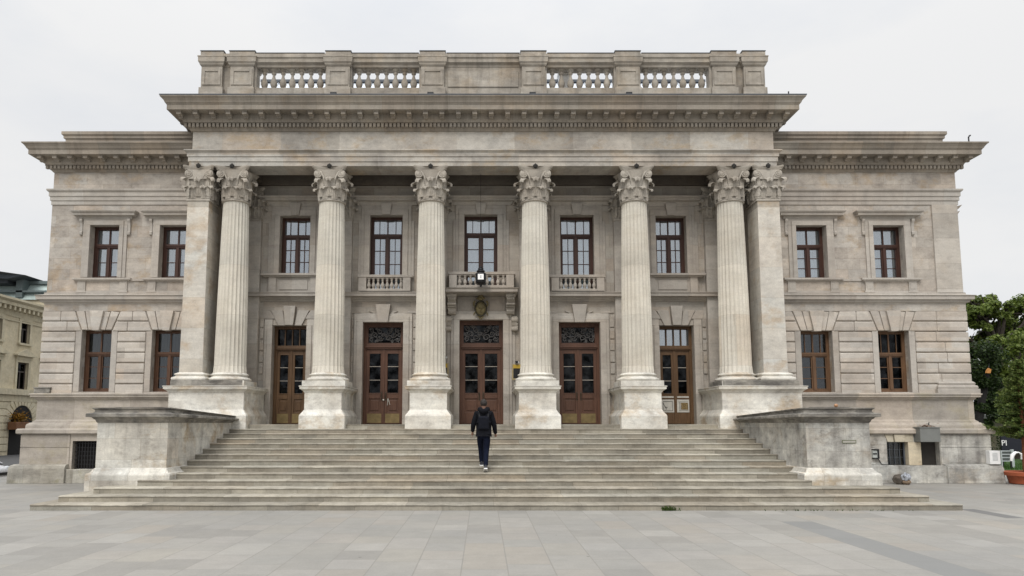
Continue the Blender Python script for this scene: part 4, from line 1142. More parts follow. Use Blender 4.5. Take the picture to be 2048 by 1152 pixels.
# ================================================================ STAIRS
ST = thing("staircase", "broad stone staircase rising to the columned porch between two low side walls", "stairs", (0, Y1, 0))
rnd = random.Random(11)
ends = {1: (60, 1925), 2: (117, 1858), 3: (187, 1800), 4: (275, 1624)}
XCL, XCR = -7.68, 7.87
for n in range(1, 15):
    yf = Y1+(n-1)*TREAD; zt = n*RISE
    if n in ends:
        yp = {1: 1012, 2: 995, 3: 980, 4: 965}[n]
        xa, xb = PX(ends[n][0], yp, yf), PX(ends[n][1], yp, yf)
    elif n < 14: xa, xb = XCL+.004*(n % 3), XCR-.004*(n % 3)
    else: xa, xb = -7.36, 7.36
    yb = yf+TREAD+.06 if n > 3 else 22.0
    if n == 14: yb = 22.5
    zb = (n-1)*RISE-.03 if n > 1 else -.05
    if n <= 3: zb = (n-1)*RISE-.01 if n > 1 else -.05
    m = MB(); N = 130
    rows = []
    wav = [0]*(N+1); v = 0
    for k in range(N+1): v = .8*v+rnd.uniform(-1, 1)*.0028; wav[k] = v
    for k in range(N+1):
        x = xa+(xb-xa)*k/N; w = wav[k]; c = .012+abs(rnd.gauss(0, .004))+(.012 if rnd.random() < .04 else 0)
        rows.append([(x,yf+w*.6,zb), (x,yf+w*.6,zt-.035+w*.3), (x,yf-.012+w,zt-.028+w), (x,yf-.012+w,zt-c+w), (x,yf+c*.6+w,zt+w*.8), (x,yf+.12,zt), (x,yb,zt), (x,yb,zb)])
    vs = [p for r_ in rows for p in r_]; K = 8
    fs = [(k*K+j, (k+1)*K+j, (k+1)*K+(j+1) % K, k*K+(j+1) % K) for k in range(N) for j in range(K)] + [tuple(range(K)), tuple(range(N*K+K-1, N*K-1, -1))]
    m.add(vs, fs).build("step", M['step'], ST, smooth=True)
for side, x0, x1, xs in ((0, -9.40, XCL, 'L'), (1, XCR, 9.42, 'R')):
    o = part("stair_side_wall", "lower grey-stained side wall with a small ball on its cap" if side else "warm stained side wall with blackened cap on the window-grille side", ST)
    mt = M['cheek'] if side == 0 else M['cheek2']
    yf = 17.42
    MB().box(x0, x1, yf, 21.96, 0, 1.94).build("dado", mt, o)
    zp = .80
    path = [(x0,21.9), (x0,yf), (x1,yf), (x1,21.9)]
    MB().sweep(path, [(-.2,.2),(.16,.2),(.16,zp-.17),(.14,zp-.13),(.09,zp-.11),(.06,zp-.07),(.03,zp-.02),(.0,zp),(-.2,zp)]).build("side_wall_plinth", M['cheek'], o, bevel=.008)
    z0, z1 = 1.885, PZ(814.5, 17.2); h = z1-z0
    def zf(x, y, z, z0=z0): return z0+(z-z0)*(1-.45*min(1, max(0, (y-17.2)/4.8)))
    m = MB().sweep([(x0,21.97), (x0,yf), (x1,yf), (x1,21.97)], [(-.3,z0),(.01,z0),(.03,z0+.10*h),(.05,z0+.22*h),(.09,z0+.30*h),(.10,z0+.36*h),(.20,z0+.38*h),(.20,z0+.60*h),(.17,z0+.62*h),(.09,z0+.66*h),(.06,z0+.72*h),(.06,z0+.86*h),(.10,z0+.92*h),(.11,z1),(-.3,z1+.015)], zfn=zf)
    m.add([(x0+.25,yf+.25,z1+.012),(x1-.25,yf+.25,z1+.012),(x1-.25,21.97,zf(0,21.97,z1)+.012),(x0+.25,21.97,zf(0,21.97,z1)+.012)], [(0,1,2,3)])
    m.build("side_wall_cap", M['cap'], o, bevel=.008)

# ================================================================ GROUND
def paving():
    t = NT("plaza_paving")
    geo = t.n("ShaderNodeNewGeometry"); sp = t.n("ShaderNodeSeparateXYZ", {0: geo.outputs["Position"]}); X, Y, Z = sp.outputs
    v = t.vec(t.math('ADD', Y, 300.1), t.math('ADD', X, 300.28))
    bt = t.n("ShaderNodeTexBrick", {"Vector": v, "Color1": (0,0,0,1), "Color2": (1,1,1,1), "Mortar": (.5,.5,.5,1), "Scale": 1.0, "Mortar Size": .009, "Mortar Smooth": .2, "Bias": 0., "Brick Width": .67, "Row Height": .60}, offset=.5, offset_frequency=3, squash=1.5, squash_frequency=2)
    tones = [(.222,.214,.197), (.236,.228,.209), (.255,.243,.218), (.246,.238,.219), (.251,.242,.222), (.258,.244,.221), (.250,.241,.222), (.263,.252,.232), (.242,.235,.217), (.256,.239,.212), (.271,.262,.242), (.240,.233,.216)]
    k = len(tones); col = t.ramp(bt.outputs[0], [((i+.5)/k, c) for i, c in enumerate(tones)], 'CONSTANT')
    big = t.noise(geo.outputs["Position"], .35, 5, .6)
    col = t.mix(.6, col, t.ramp(big, [(.3, (.84,.85,.87)), (.7, (1.12,1.10,1.06))]), 'MULTIPLY')
    fine = t.noise(geo.outputs["Position"], 30, 6, .7)
    col = t.mix(.5, col, t.ramp(fine, [(.3, .82), (.7, 1.14)]), 'MULTIPLY')
    mid = t.noise(geo.outputs["Position"], 3.2, 6, .7)
    col = t.mix(.5, col, t.ramp(mid, [(.28, .82), (.7, 1.12)]), 'MULTIPLY')
    # band of darker slabs
    inb = t.math('MULTIPLY', t.math('GREATER_THAN', X, 5.72), t.math('LESS_THAN', X, 6.32))
    inb = t.math('MULTIPLY', inb, t.math('LESS_THAN', Y, 13.9))
    col = t.mix(t.math('MULTIPLY', inb, .75), col, (.165,.168,.165,1))
    in2 = t.math('MULTIPLY', t.math('MULTIPLY', t.math('GREATER_THAN', X, 10.42), t.math('LESS_THAN', X, 10.8)), t.math('MULTIPLY', t.math('GREATER_THAN', Y, 14.4), t.math('LESS_THAN', Y, 15.9)))
    col = t.mix(t.math('MULTIPLY', in2, .8), col, (.10,.10,.10,1))
    spots = t.n("ShaderNodeTexVoronoi", {"Vector": geo.outputs["Position"], "Scale": .9}).outputs[0]
    col = t.mix(t.math('MULTIPLY', t.math('LESS_THAN', spots, .022), .7), col, (.08,.075,.065,1))
    col = t.mix(t.math('MULTIPLY', bt.outputs[1], .42), col, (.13,.125,.115,1))
    hgt = t.math('SUBTRACT', t.math('MULTIPLY', fine, .4), t.math('MULTIPLY', bt.outputs[1], .8))
    bp = t.n("ShaderNodeBump", {"Strength": .25, "Distance": .01, "Height": hgt})
    b = t.n("ShaderNodeBsdfPrincipled", {"Base Color": col, "Roughness": .68, "Specular IOR Level": .3, "Normal": bp.outputs[0]})
    return t.finish(b.outputs[0])
g = MB().quad((-17.0,-500,0), (700,-500,0), (700,900,0), (-17.0,900,0)).quad((-700,-500,0), (-17.0,-500,0), (-17.0,24.15,0), (-700,24.15,0)).quad((-17.0,24.15,0), (-17.0,900,0), (-17.0,900,-.43), (-17.0,24.15,-.43)).quad((-700,24.15,0), (-17.0,24.15,0), (-17.0,24.15,-.43), (-700,24.15,-.43)).build("plaza_ground", paving(), recalc=False); tag(g, "pale grey stone slab paving of the plaza", None, None, "structure")
asph = plain("asphalt", (.055,.055,.056), .9, var=.3, scale=6)
g = MB().quad((-700,24.15,-.42), (-17.0,24.15,-.42), (-17.0,900,-.42), (-700,900,-.42)).build("street", asph); tag(g, "sunken asphalt side street on the left of the building", None, None, "structure")
# lawn on the right behind the building corner
lawn = MB().box(17.2, 70, 27.5, 90, -.05, .09).build("lawn", plain("lawn_soil", (.035,.075,.015), .95, var=.5, scale=6)); tag(lawn, "green lawn to the right behind the building", None, None, "structure")
rnd = random.Random(5); m = MB()
for _ in range(9000):
    x, y = 17.2+abs(rnd.gauss(0, 7)), 27.5+abs(rnd.gauss(0, 3.5)); h = rnd.uniform(.04, .11); a = rnd.uniform(0, 6.28); w = .012
    m.add([(x-w*math.cos(a),y-w*math.sin(a),.085), (x+w*math.cos(a),y+w*math.sin(a),.085), (x+rnd.uniform(-.04,.04),y+rnd.uniform(-.04,.04),.09+h)], [(0,1,2)])
gm = leafmat("grass_blades", (.02,.05,.008), (.04,.10,.015), (.08,.16,.03))
tag(m.build("grass", gm, recalc=False), "short green grass on the lawn", None, None, "stuff")
# weeds at the foot of the steps
def tuft(px, py, Y, n, h, label, mat, spread=.16):
    x0 = PX(px, py, Y); m = MB(); r_ = random.Random(int(px))
    for _ in range(n):
        x, y = x0+r_.gauss(0, spread), Y-.03-abs(r_.gauss(0, .025)); a = r_.uniform(0, 6.28); L = h*r_.uniform(.5, 1.1); w = .010
        tx, ty = x+math.cos(a)*L*.9, y+math.sin(a)*L*.6-.02
        m.add([(x-w,y,0), (x+w,y,0), ((x+tx)/2+w,(y+ty)/2,L*.75), (tx,ty,L)], [(0,1,2,3)])
    return tag(m.build("weed_tuft", mat, recalc=False), label, "weed", "weeds at the foot of the steps")
weed = leafmat("weed_leaves", (.025,.05,.01), (.05,.085,.018), (.10,.13,.035))
tuft(1336, 1014, Y1, 70, .10, "bushy green weed tuft growing at the foot of the lowest step", weed, .08)
tuft(1690, 1014, Y1, 40, .04, "low mossy weeds along the foot of the lowest step near its far end", weed, .8)

# ================================================================ SMALL THINGS ON THE BUILDING
# hanging lantern before the middle balcony
lx, ly = PX(961.5, 555, 22.95), 22.95
lz = PZ(556, ly)
LAN = thing("hanging_lantern", "black iron lantern with a white glass panel hanging before the middle balcony", "lantern", (lx, ly, lz))
def at(m, x, y, z): m.v = [(a+x, b+y, c+z) for a, b, c in m.v]; return m
m = MB()
m.lathe(0, 0, [(.02,.50),(.05,.47),(.07,.44),(.05,.42),(.12,.40),(.13,.36),(.10,.34),(.17,.31),(.19,.27),(.13,.25),(.18,.22),(.23,.19),(.24,.15)], 16)
m.lathe(0, 0, [(.24,-.15),(.23,-.19),(.16,-.22),(.10,-.27),(.05,-.30),(.06,-.34),(.01,-.38)], 16)
for k in range(8):
    a = 2*math.pi*(k+.5)/8; m.tube([(.225*math.cos(a),.225*math.sin(a),-.16), (.235*math.cos(a),.235*math.sin(a),0), (.225*math.cos(a),.225*math.sin(a),.16)], .022, 6)
for k in range(4):
    a = 2*math.pi*k/4+.78; m.tube([(.20*math.cos(a),.20*math.sin(a),.2), (.29*math.cos(a),.29*math.sin(a),.13), (.26*math.cos(a),.26*math.sin(a),-.1), (.30*math.cos(a),.30*math.sin(a),-.20), (.20*math.cos(a),.20*math.sin(a),-.24)], .018, 6)
m.v = [(a*.74, b*.74, c*.80) for a, b, c in m.v]; at(m, lx, ly, lz).build("lantern_frame", M['iron'], LAN, smooth=True)
at(MB().lathe(0, 0, [(.14,-.13),(.16,0),(.14,.13)], 16), lx, ly, lz).build("inner_shade", plain("dark_glass", (.03,.035,.04), .2), LAN, smooth=True)
pm = plain("milk_glass", (.80,.80,.79), .3, var=.03, emit=(1,.98,.95), estr=.12)  # faint glow added so the panel stays white in porch shade
at(MB().box(-.095, 0.095, -.205, -.188, -.09, .095), lx, ly, lz).build("white_panel", pm, LAN, bevel=.004)
at(MB().box(-.012, .02, -.209, -.2055, -.045, .05), lx, ly, lz).build("panel_mark", plain("grey_mark", (.35,.35,.36), .6), LAN)
MB().tube([(lx,ly,lz+.48), (lx,ly,ZAR+.60)], .007, 6).build("hanging_rod", M['iron'], LAN)
# ceiling spotlights in the bays
for i, px in enumerate((588, 770, 1153, 1340)):
    Y = 23.35; x = PX(px, 352, Y); z = ZAR+.62
    lab = ["small black ceiling spotlight in the far left bay of the porch", "small black ceiling spotlight in the bay left of the lantern", "small black ceiling spotlight in the bay right of the lantern", "small black ceiling spotlight in the far right bay of the porch"][i]
    s = thing("ceiling_spotlight", lab, "spotlight", (x, Y, z), "black spotlights under the porch ceiling")
    at(MB().lathe(0, 0, [(.10,-.02),(.10,.0),(.02,.0)], 16), x, Y, z-.002).build("base", M['iron'], s)
    at(MB().lathe(0, 0, [(.03,-.30),(.09,-.28),(.10,-.12),(.05,-.08),(.03,-.02)], 16), x, Y, z).build("lamp_head", M['iron'], s, smooth=True)
# floodlights on the cornice ledge below the balustrade
for i, px in enumerate((667, 861, 1065, 1258)):
    Y = 21.75; x = PX(px, 182, Y); z = ZT+.02
    lab = ["small black floodlight on the cornice below the second pier from the left end group", "small black floodlight on the cornice left of the plain middle panel", "small black floodlight on the cornice right of the plain middle panel", "small black floodlight on the cornice below the pier between the two right baluster bays"][i]
    f = thing("floodlight", lab, "floodlight", (x, Y, z), "black floodlights on the main cornice")
    at(MB().box(-.10, .10, -.05, .07, .04, .17), x, Y, z).build("lamp_head", M['black'], f, bevel=.012)
    at(MB().box(-.06, .06, -.03, .05, -.01, .05), x, Y, z).build("bracket", M['iron'], f)
for px, py0, py1, Y, z, lab in ((1577, 183, 190, 21.8, ZT, "short thin metal rod standing on the main cornice near its right end"), (1937, 274, 284, YW-.3, ZF1+hh, "short metal rod with bent tip on the right wing cornice")):
    x = PX(px, py0, Y); m = MB(); zt = PZ(py0, Y)
    m.tube([(x,Y,z-.03), (x,Y,zt)], .022, 8)
    if px > 1800: m.tube([(x,Y,zt-.01), (x+.04,Y,zt+.05), (x+.07,Y-.02,zt+.05)], .025, 8)
    tag(m.build("lightning_rod", M['iron'], smooth=True), lab, "rod", "rods on the cornices")
# framed signs and little lamps either side of the main door
yel = plain("yellow_band", (.50,.33,.035), .5, var=.1); tanf = plain("tan_frame", (.36,.29,.16), .6)
for s, xa, xb, yt, yb, lx_, ly_, lab in ((0, 868, 897, 726, 760, 890, 715, "narrow black and yellow framed sign half hidden left of the main door"), (1, 1024, 1054, 728, 760, 1034, 725, "narrow black and yellow framed sign half hidden right of the main door")):
    Y = YP-.30; x0, x1 = PX(xa, 740, Y), PX(xb, 740, Y); z1, z0 = PZ(yt, Y), PZ(yb, Y)
    sg = thing("framed_sign", lab, "sign", ((x0+x1)/2, Y, z0), "framed signs beside the main door")
    MB().box(x0, x1, Y, Y+.10, z0, z1).build("frame", tanf, sg, bevel=.006)
    zm = z1-(z1-z0)*.27
    MB().box(x0+.045, x1-.045, Y-.012, Y-.002, zm, z1-.03).build("yellow_header", yel, sg)
    MB().box(x0+.045, x1-.045, Y-.012, Y-.002, z0+.06, zm-.005).build("black_panel", M['black'], sg)
    x = PX(lx_, ly_, Y); z = PZ(ly_, Y)
    l = thing("wall_lamp", ("tiny black wall lamp above the framed sign left of the main door", "tiny black wall lamp above the framed sign right of the main door")[s], "wall lamp", (x, Y, z), "tiny lamps above the framed signs")
    MB().box(x-.06, x+.03, Y-.10, Y+.0, z-.04, z+.05).build("lamp_head", M['black'], l, bevel=.01)
    MB().box(x+.03, x+.07, Y-.03, Y+.10, z-.02, z+.03).build("bracket", M['white'], l)
# grey vent box with nest of dry leaves over the basement window
Yb = YW-.30
x0, x1 = PX(1839, 870, Yb-.3), PX(1879.5, 870, Yb-.3); z1, z0 = PZ(855.5, Yb-.3), PZ(884, Yb-.3)
vb = thing("vent_box", "grey sheet-metal box fixed over the dark basement opening", "box", ((x0+x1)/2, Yb, z0))
gmx = plain("grey_sheet_metal", (.17,.175,.165), .6, var=.15, scale=3)
m = MB(); m.box(x0, x1, Yb-.34, Yb-.001, z0, z1); m.build("casing", gmx, vb, bevel=.012)
m = MB(); m.box(x0-.02, x1+.02, Yb-.36, Yb-.001, z1+.001, z1+.02); m.build("lid", gmx, vb)
m = MB(); r_ = random.Random(3)
for _ in range(60):
    x = (x0+x1)/2+r_.gauss(0, .13); y = Yb-.18+r_.gauss(0, .07); z = z1+.025+abs(r_.gauss(0, .03)); a = r_.uniform(0, 6.28); L = .05
    m.add([(x-L*math.cos(a),y-L*math.sin(a),z), (x+L*.5*math.sin(a),y-L*.5*math.cos(a),z+.015), (x+L*math.cos(a),y+L*math.sin(a),z+r_.uniform(0,.03)), (x-L*.5*math.sin(a),y+L*.5*math.cos(a),z+.01)], [(0,1,2,3)])
db = thing("leaf_litter", "heap of dry orange-brown leaves and a twig lying on the grey metal box", "leaves", ((x0+x1)/2, Yb-.18, z1))
m.build("dry_leaves", leafmat("dry_leaves", (.06,.03,.015), (.22,.10,.05), (.34,.20,.12), .1), db, recalc=False)
xm = (x0+x1)/2+.05
MB().tube([(xm-.05,Yb-.2,z1+.02), (xm,Yb-.2,z1+.10), (xm+.02,Yb-.2,z1+.17)], .012, 6).tube([(xm-.08,Yb-.2,z1+.12), (xm,Yb-.2,z1+.12), (xm+.05,Yb-.19,z1+.07)], .009, 6).build("twig", M['iron'], db)
# bag and crumpled plastic bag on the ground below the basement window
x0 = PX(1790, 948, 22.3)
bg = thing("sack", "dark brown sack slumped on the paving below the barred right basement window", "sack", (x0+.05, 22.22, 0))
def lump(cx, cy, z0, rx, ry, rz, seed, amp=.18, n=24, k=16):
    m = MB(); m.sphere((0,0,0), 1.0, n, k); r_ = random.Random(seed); ph = [(r_.uniform(1.5,5), r_.uniform(0,6), r_.uniform(1.5,5), r_.uniform(0,6)) for _ in range(6)]
    vs = []
    for x, y, z in m.v:
        d = 1+sum(amp/3*math.sin(a*x*2+b+z*2)*math.cos(c*y*2+d_+z) for a, b, c, d_ in ph)
        zz = z*d
        vs.append((cx+x*d*rx, cy+y*d*ry, z0+max(0, (zz*.5+.5))*2*rz))
    m.v = vs; return m
lump(x0+.08, 22.20, 0, .21, .14, .155, 4).build("sack_body", plain("brown_sacking", (.10,.085,.07), .9, var=.5, scale=10, bump=.4), bg, smooth=True)
pbx = PX(1806, 948, 22.2)
pb = thing("plastic_bag", "crumpled pale blue and white plastic bag lying against the brown sack", "plastic bag", (pbx, 22.08, 0))
m = lump(pbx, 22.06, .12, .125, .10, .11, 9, .5, 30, 20)
t = plain("crumpled_plastic", (.36,.38,.42), .3, var=.5, scale=16, bump=.5)
m.build("bag_body", t, pb, smooth=True)
lump(pbx+.02, 22.08, 0, .13, .10, .075, 5).build("bag_content", plain("brown_paper", (.22,.16,.11), .9, var=.4), pb, smooth=True)
# meter box with cable beside the right side wall
x0, x1 = PX(1746, 908, Yb-.1), PX(1756.5, 908, Yb-.1); z1, z0 = PZ(899, Yb-.1), PZ(917, Yb-.1)
mb_ = thing("meter_box", "small pale meter box with black frame and cable beside the grey side wall", "meter box", ((x0+x1)/2, Yb-.06, z0))
MB().box(x0, x1-.02, Yb-.10, Yb-.021, z0+.02, z1-.02).build("casing", plain("pale_casing", (.42,.44,.42), .5), mb_, bevel=.008)
m = MB(); m.box(x0, x1+.02, Yb-.13, Yb-.021, z1-.018, z1+.015); m.box(x1-.018, x1+.02, Yb-.13, Yb-.021, z0-.01, z1-.019); m.box(x0, x1-.02, Yb-.12, Yb-.021, z0-.012, z0+.018); m.box(x0, x1-.05, Yb-.12, Yb-.10, z0+.13, z0+.17); m.build("black_frame", M['black'], mb_)
MB().tube([(x1,Yb-.03,z0), (x1+.06,Yb-.03,z0-.06), (x1+.12,Yb-.03,z0-.17), (x1+.16,Yb-.03,z0-.195), (PX(1775,930,Yb),Yb-.03,z0-.20)], .012, 6).build("cable", M['black'], mb_)
# ball on the right cap, plate on its front
bx, by = PX(1671, 816, 17.45), 17.42; bz = PZ(814.5, 17.2)+.004
tag(MB().sphere((bx, by, bz+.042), .046, 20, 14, (1,1,.92)).build("ball", plain("orange_skin", (.38,.20,.10), .5, var=.2, bump=.1), smooth=True), "small orange ball resting on the cap of the grey side wall", "ball")
x0, x1 = PX(1685, 883, 17.4), PX(1712, 883, 17.4); z0, z1 = PZ(886, 17.4), PZ(880.5, 17.4)
pl = thing("wall_plate", "thin mossy metal plate fixed on the grey side wall front", "plate", ((x0+x1)/2, 17.41, z0))
MB().box(x0, x1, 17.405, 17.419, z0, z1).build("plate", plain("grey_plate", (.36,.345,.31), .8), pl)
m = MB(); e = .005
m.box(x0-e, x1+e, 17.398, 17.4045, z1-e, z1+e); m.box(x0-e, x1+e, 17.398, 17.4045, z0-e, z0+e); m.box(x0-e, x0+e, 17.398, 17.4045, z0+e, z1-e); m.box(x1-e, x1+e, 17.398, 17.4045, z0+e, z1-e)
m.build("plate_edge", plain("moss_green", (.10,.12,.045), .8), pl)
# white utility box on the plinth ledge, lamp and pigeon spikes on the right flank
x0, x1 = PX(1981, 915, 22.45), PX(2002, 915, 22.45); z1, z0 = PZ(901.5, 22.45), .592
ub = thing("utility_box", "white utility box standing on the plinth ledge at the building's right corner", "utility box", ((x0+x1)/2, 22.55, z0))
MB().box(x0, x1, 22.47, 22.67, z0, z1).build("casing", M['white'], ub, bevel=.012)
MB().box(x0+.08, x1-.09, 22.46, 22.469, z0+.12, z1-.06).build("door", plain("pale_grey", (.55,.56,.56), .5), ub, bevel=.004)
fx, fz = XR+.05, PZ(673, YW)
fl = thing("side_floodlight", "small cream lamp sticking out from the right flank of the building", "lamp", (fx, YW+.5, fz))
MB().tube([(fx,YW+.6,fz), (fx+.12,YW+.55,fz+.0)], .03, 8).build("arm", M['white'], fl)
MB().add([(fx+.02,YW+.35,fz-.02),(fx+.34,YW+.35,fz-.03),(fx+.34,YW+.65,fz-.03),(fx+.02,YW+.65,fz-.02),(fx+.02,YW+.35,fz+.07),(fx+.22,YW+.35,fz+.08),(fx+.22,YW+.65,fz+.08),(fx+.02,YW+.65,fz+.07)], [(0,3,2,1),(4,5,6,7),(0,1,5,4),(1,2,6,5),(2,3,7,6),(3,0,4,7)]).build("lamp_head", plain("cream_paint", (.55,.47,.36), .5), fl)
for k, (py, w) in enumerate(((412, .20), (424, .11))):
    z = PZ(py, YW)
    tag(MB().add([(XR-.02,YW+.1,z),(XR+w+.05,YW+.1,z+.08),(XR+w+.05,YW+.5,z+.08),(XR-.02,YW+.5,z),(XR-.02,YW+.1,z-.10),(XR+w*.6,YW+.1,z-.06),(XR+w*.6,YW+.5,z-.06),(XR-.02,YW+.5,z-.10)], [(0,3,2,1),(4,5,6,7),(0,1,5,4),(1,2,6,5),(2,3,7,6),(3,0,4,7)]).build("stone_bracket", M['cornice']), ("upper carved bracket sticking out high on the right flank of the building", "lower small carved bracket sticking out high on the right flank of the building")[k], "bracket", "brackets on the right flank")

# ================================================================ PERSON climbing the steps
def skin_mesh(name, verts, edges, rads, mat, parent, sub=2, root=0):
    me = bpy.data.meshes.new(name); me.from_pydata(verts, edges, []); me.update()
    o = bpy.data.objects.new(name, me); COL.objects.link(o)
    md = o.modifiers.new("skin", 'SKIN'); md.use_smooth_shade = True
    for i, v in enumerate(me.skin_vertices[0].data):
        r = rads[i]; v.radius = r if hasattr(r, '__len__') else (r, r); v.use_root = (i == root)
    s = o.modifiers.new("sub", 'SUBSURF'); s.levels = sub; s.render_levels = sub
    dg = bpy.context.evaluated_depsgraph_get(); dg.update()
    me2 = bpy.data.meshes.new_from_object(o.evaluated_get(dg)); me2.name = name
    me2.materials.clear(); me2.materials.append(mat)
    o.modifiers.clear(); o.data = me2
    if parent: adopt(o, parent)
    return o
px0 = PX(967.5, 870, 18.2); G1, G2 = 5*RISE, 6*RISE
YH = 18.16; HIP = G2+.865
PER = thing("person", "man seen from behind climbing the steps in dark jacket, jeans and white-soled shoes", "person", (px0, YH, G1))
skin = plain("skin", (.20,.11,.078), .55, var=.08); jacket = plain("dark_jacket", (.006,.0065,.009), .9, spec=.12, var=.4, scale=9, bump=.3); jeans = plain("dark_jeans", (.0055,.008,.019), .9, spec=.12, var=.35, scale=14)
hairm = plain("dark_hair", (.022,.017,.014), .7, var=.5, scale=40, bump=.5); shoe = plain("dark_shoe", (.02,.022,.03), .6); sole = plain("white_sole", (.75,.75,.74), .6)
X = px0
# joints (x right, y away from the camera)
pel = (X, YH, HIP+.06); chest = (X, YH+.03, HIP+.40); neck = (X, YH+.05, HIP+.575); head = (X, YH+.075, HIP+.70)
hipL, hipR = (X-.085, YH+.0, HIP), (X+.085, YH, HIP)
kneL, kneR = (X-.075, YH+.24, HIP-.375), (X+.065, YH+.0, HIP-.43)
ankL, ankR = (X-.055, YH+.30, G2+.085), (X+.045, YH-.235, G1+.135)
shL, shR = (X-.18, YH+.04, HIP+.465), (X+.18, YH+.04, HIP+.465)
elL, elR = (X-.265, YH-.01, HIP+.20), (X+.265, YH+.02, HIP+.19)
wrL, wrR = (X-.285, YH+.06, HIP-.01), (X+.30, YH+.12, HIP-.05)
V = [pel, (X,YH+.015,HIP+.22), chest, (X,YH+.04,HIP+.50), neck, (X,YH+.06,HIP+.62), head, (X,YH+.085,HIP+.775)]
E = [(i,i+1) for i in range(7)]; Rr = [(.14,.10),(.13,.10),(.15,.105),(.11,.085),(.055,.055),(.058,.062),(.076,.092),(.062,.075)]
def chain(V, E, Rr, start, pts, rs):
    p = start
    for q, r in zip(pts, rs): V.append(q); Rr.append(r); E.append((p, len(V)-1)); p = len(V)-1
    return p
for h, k, a in ((hipL,kneL,ankL), (hipR,kneR,ankR)): chain(V, E, Rr, 0, [h,k,a], [.075,.05,.036])
hands = []
for s, e, w, sg in ((shL,elL,wrL,-1), (shR,elR,wrR,1)):
    d = Vector(w)-Vector(e); d.normalize()
    palm = Vector(w)+d*.085
    wi = chain(V, E, Rr, 3, [s, e, w, tuple(Vector(w)+d*.035), tuple(palm)], [.052,.038,.026,(.020,.034),(.018,.038)])
    hands.append((Vector(w), d, palm, sg))
body = skin_mesh("body", V, E, Rr, skin, PER)
# fingers: five short bent chains rooted in each palm
fv, fe, fr = [], [], []
for w, d, palm, sg in hands:
    side = Vector((0,1,0)).cross(d).normalized(); fw = d.cross(side).normalized()
    for k, (off, L) in enumerate(((-.028,.068),(-.010,.078),(.010,.074),(.028,.058))):
        b = palm+fw*off-d*.01; i0 = len(fv)
        p1 = b+d*L*.45; p2 = p1+(d*.8-side*.35*sg)*L*.35; p3 = p2+(d*.55-side*.6*sg)*L*.3
        fv += [tuple(b), tuple(p1), tuple(p2), tuple(p3)]; fr += [.0095,.009,.0085,.0075]; fe += [(i0,i0+1),(i0+1,i0+2),(i0+2,i0+3)]
    i0 = len(fv); b = w+d*.045+fw*.032
    fv += [tuple(b), tuple(b+d*.028+fw*.022), tuple(b+d*.055+fw*.026-side*.01*sg)]; fr += [.012,.011,.009]; fe += [(i0,i0+1),(i0+1,i0+2)]
fo = skin_mesh("fingers", fv, fe, fr, skin, None, 1)
bm = bmesh.new(); bm.from_mesh(body.data); bm.from_mesh(fo.data); bm.to_mesh(body.data); bm.free(); bpy.data.objects.remove(fo)
for p in body.data.polygons: p.use_smooth = True
# face on the far side, ears
m = MB(); hz = HIP+.705
m.sphere((X, YH+.168, hz-.02), .020, 8, 6, (.8,1,1.5))
for s in (-1, 1): m.sphere((X+s*.077, YH+.085, hz-.005), .028, 10, 8, (.35,.8,1.15)); m.sphere((X+s*.032, YH+.150, hz+.02), .014, 8, 6)
m.tube([(X-.024,YH+.155,hz-.07), (X,YH+.162,hz-.072), (X+.024,YH+.155,hz-.07)], .006, 6)
bm = bmesh.new(); bm.from_mesh(body.data); me = bpy.data.meshes.new("t"); me.from_pydata(m.v, [], m.f); bm.from_mesh(me); bm.to_mesh(body.data); bm.free()
# hair: short cap over skull, lower at the back
m = MB(); m.sphere((X, YH+.073, hz+.028), 1, 28, 18, (.088,.104,.104)); vs = []; r_ = random.Random(2)
for x, y, z in m.v:
    back = (YH+.073-y)/.104
    lim = hz-.055 if back > .1 else hz+.045
    if z < lim: x = X+(x-X)*.82; y = YH+.073+(y-YH-.073)*.82; z = max(z, lim-.01)
    k = 1+r_.uniform(-.03, .03)
    vs.append((X+(x-X)*k, YH+.073+(y-YH-.073)*k, z+r_.uniform(-.003,.006)))
m.v = vs; m.build("hair", hairm, PER, smooth=True)
# jacket with hood and sleeves
jv = [(X,YH-.005,HIP-.06),(X,YH,HIP+.06),(X,YH+.015,HIP+.22),(X,YH+.03,HIP+.38),(X,YH+.04,HIP+.50),(X,YH+.05,HIP+.565)]
jr = [(.20,.135),(.205,.14),(.195,.14),(.20,.14),(.145,.11),(.08,.08)]; je = [(i,i+1) for i in range(5)]
for s, e, w in ((shL,elL,wrL), (shR,elR,wrR)): chain(jv, je, jr, 4, [s, e, tuple(Vector(e).lerp(Vector(w), .55)), w], [.086,.071,.060,.050])
skin_mesh("jacket", jv, je, jr, jacket, PER, 2, 1)
m = MB()
m.tube([(X-.085,YH+.085,HIP+.56), (X-.105,YH+.0,HIP+.545), (X-.06,YH-.06,HIP+.51), (X,YH-.085,HIP+.475), (X+.06,YH-.06,HIP+.51), (X+.105,YH+.0,HIP+.545), (X+.085,YH+.085,HIP+.56)], [.045,.06,.068,.075,.068,.06,.045], 12)
m.v = [(a, b, c+.035) for a, b, c in m.v]
m.sphere((X, YH-.055, HIP+.52), .10, 16, 10, (1.05,.55,.75))
m.build("hood", jacket, PER, smooth=True)
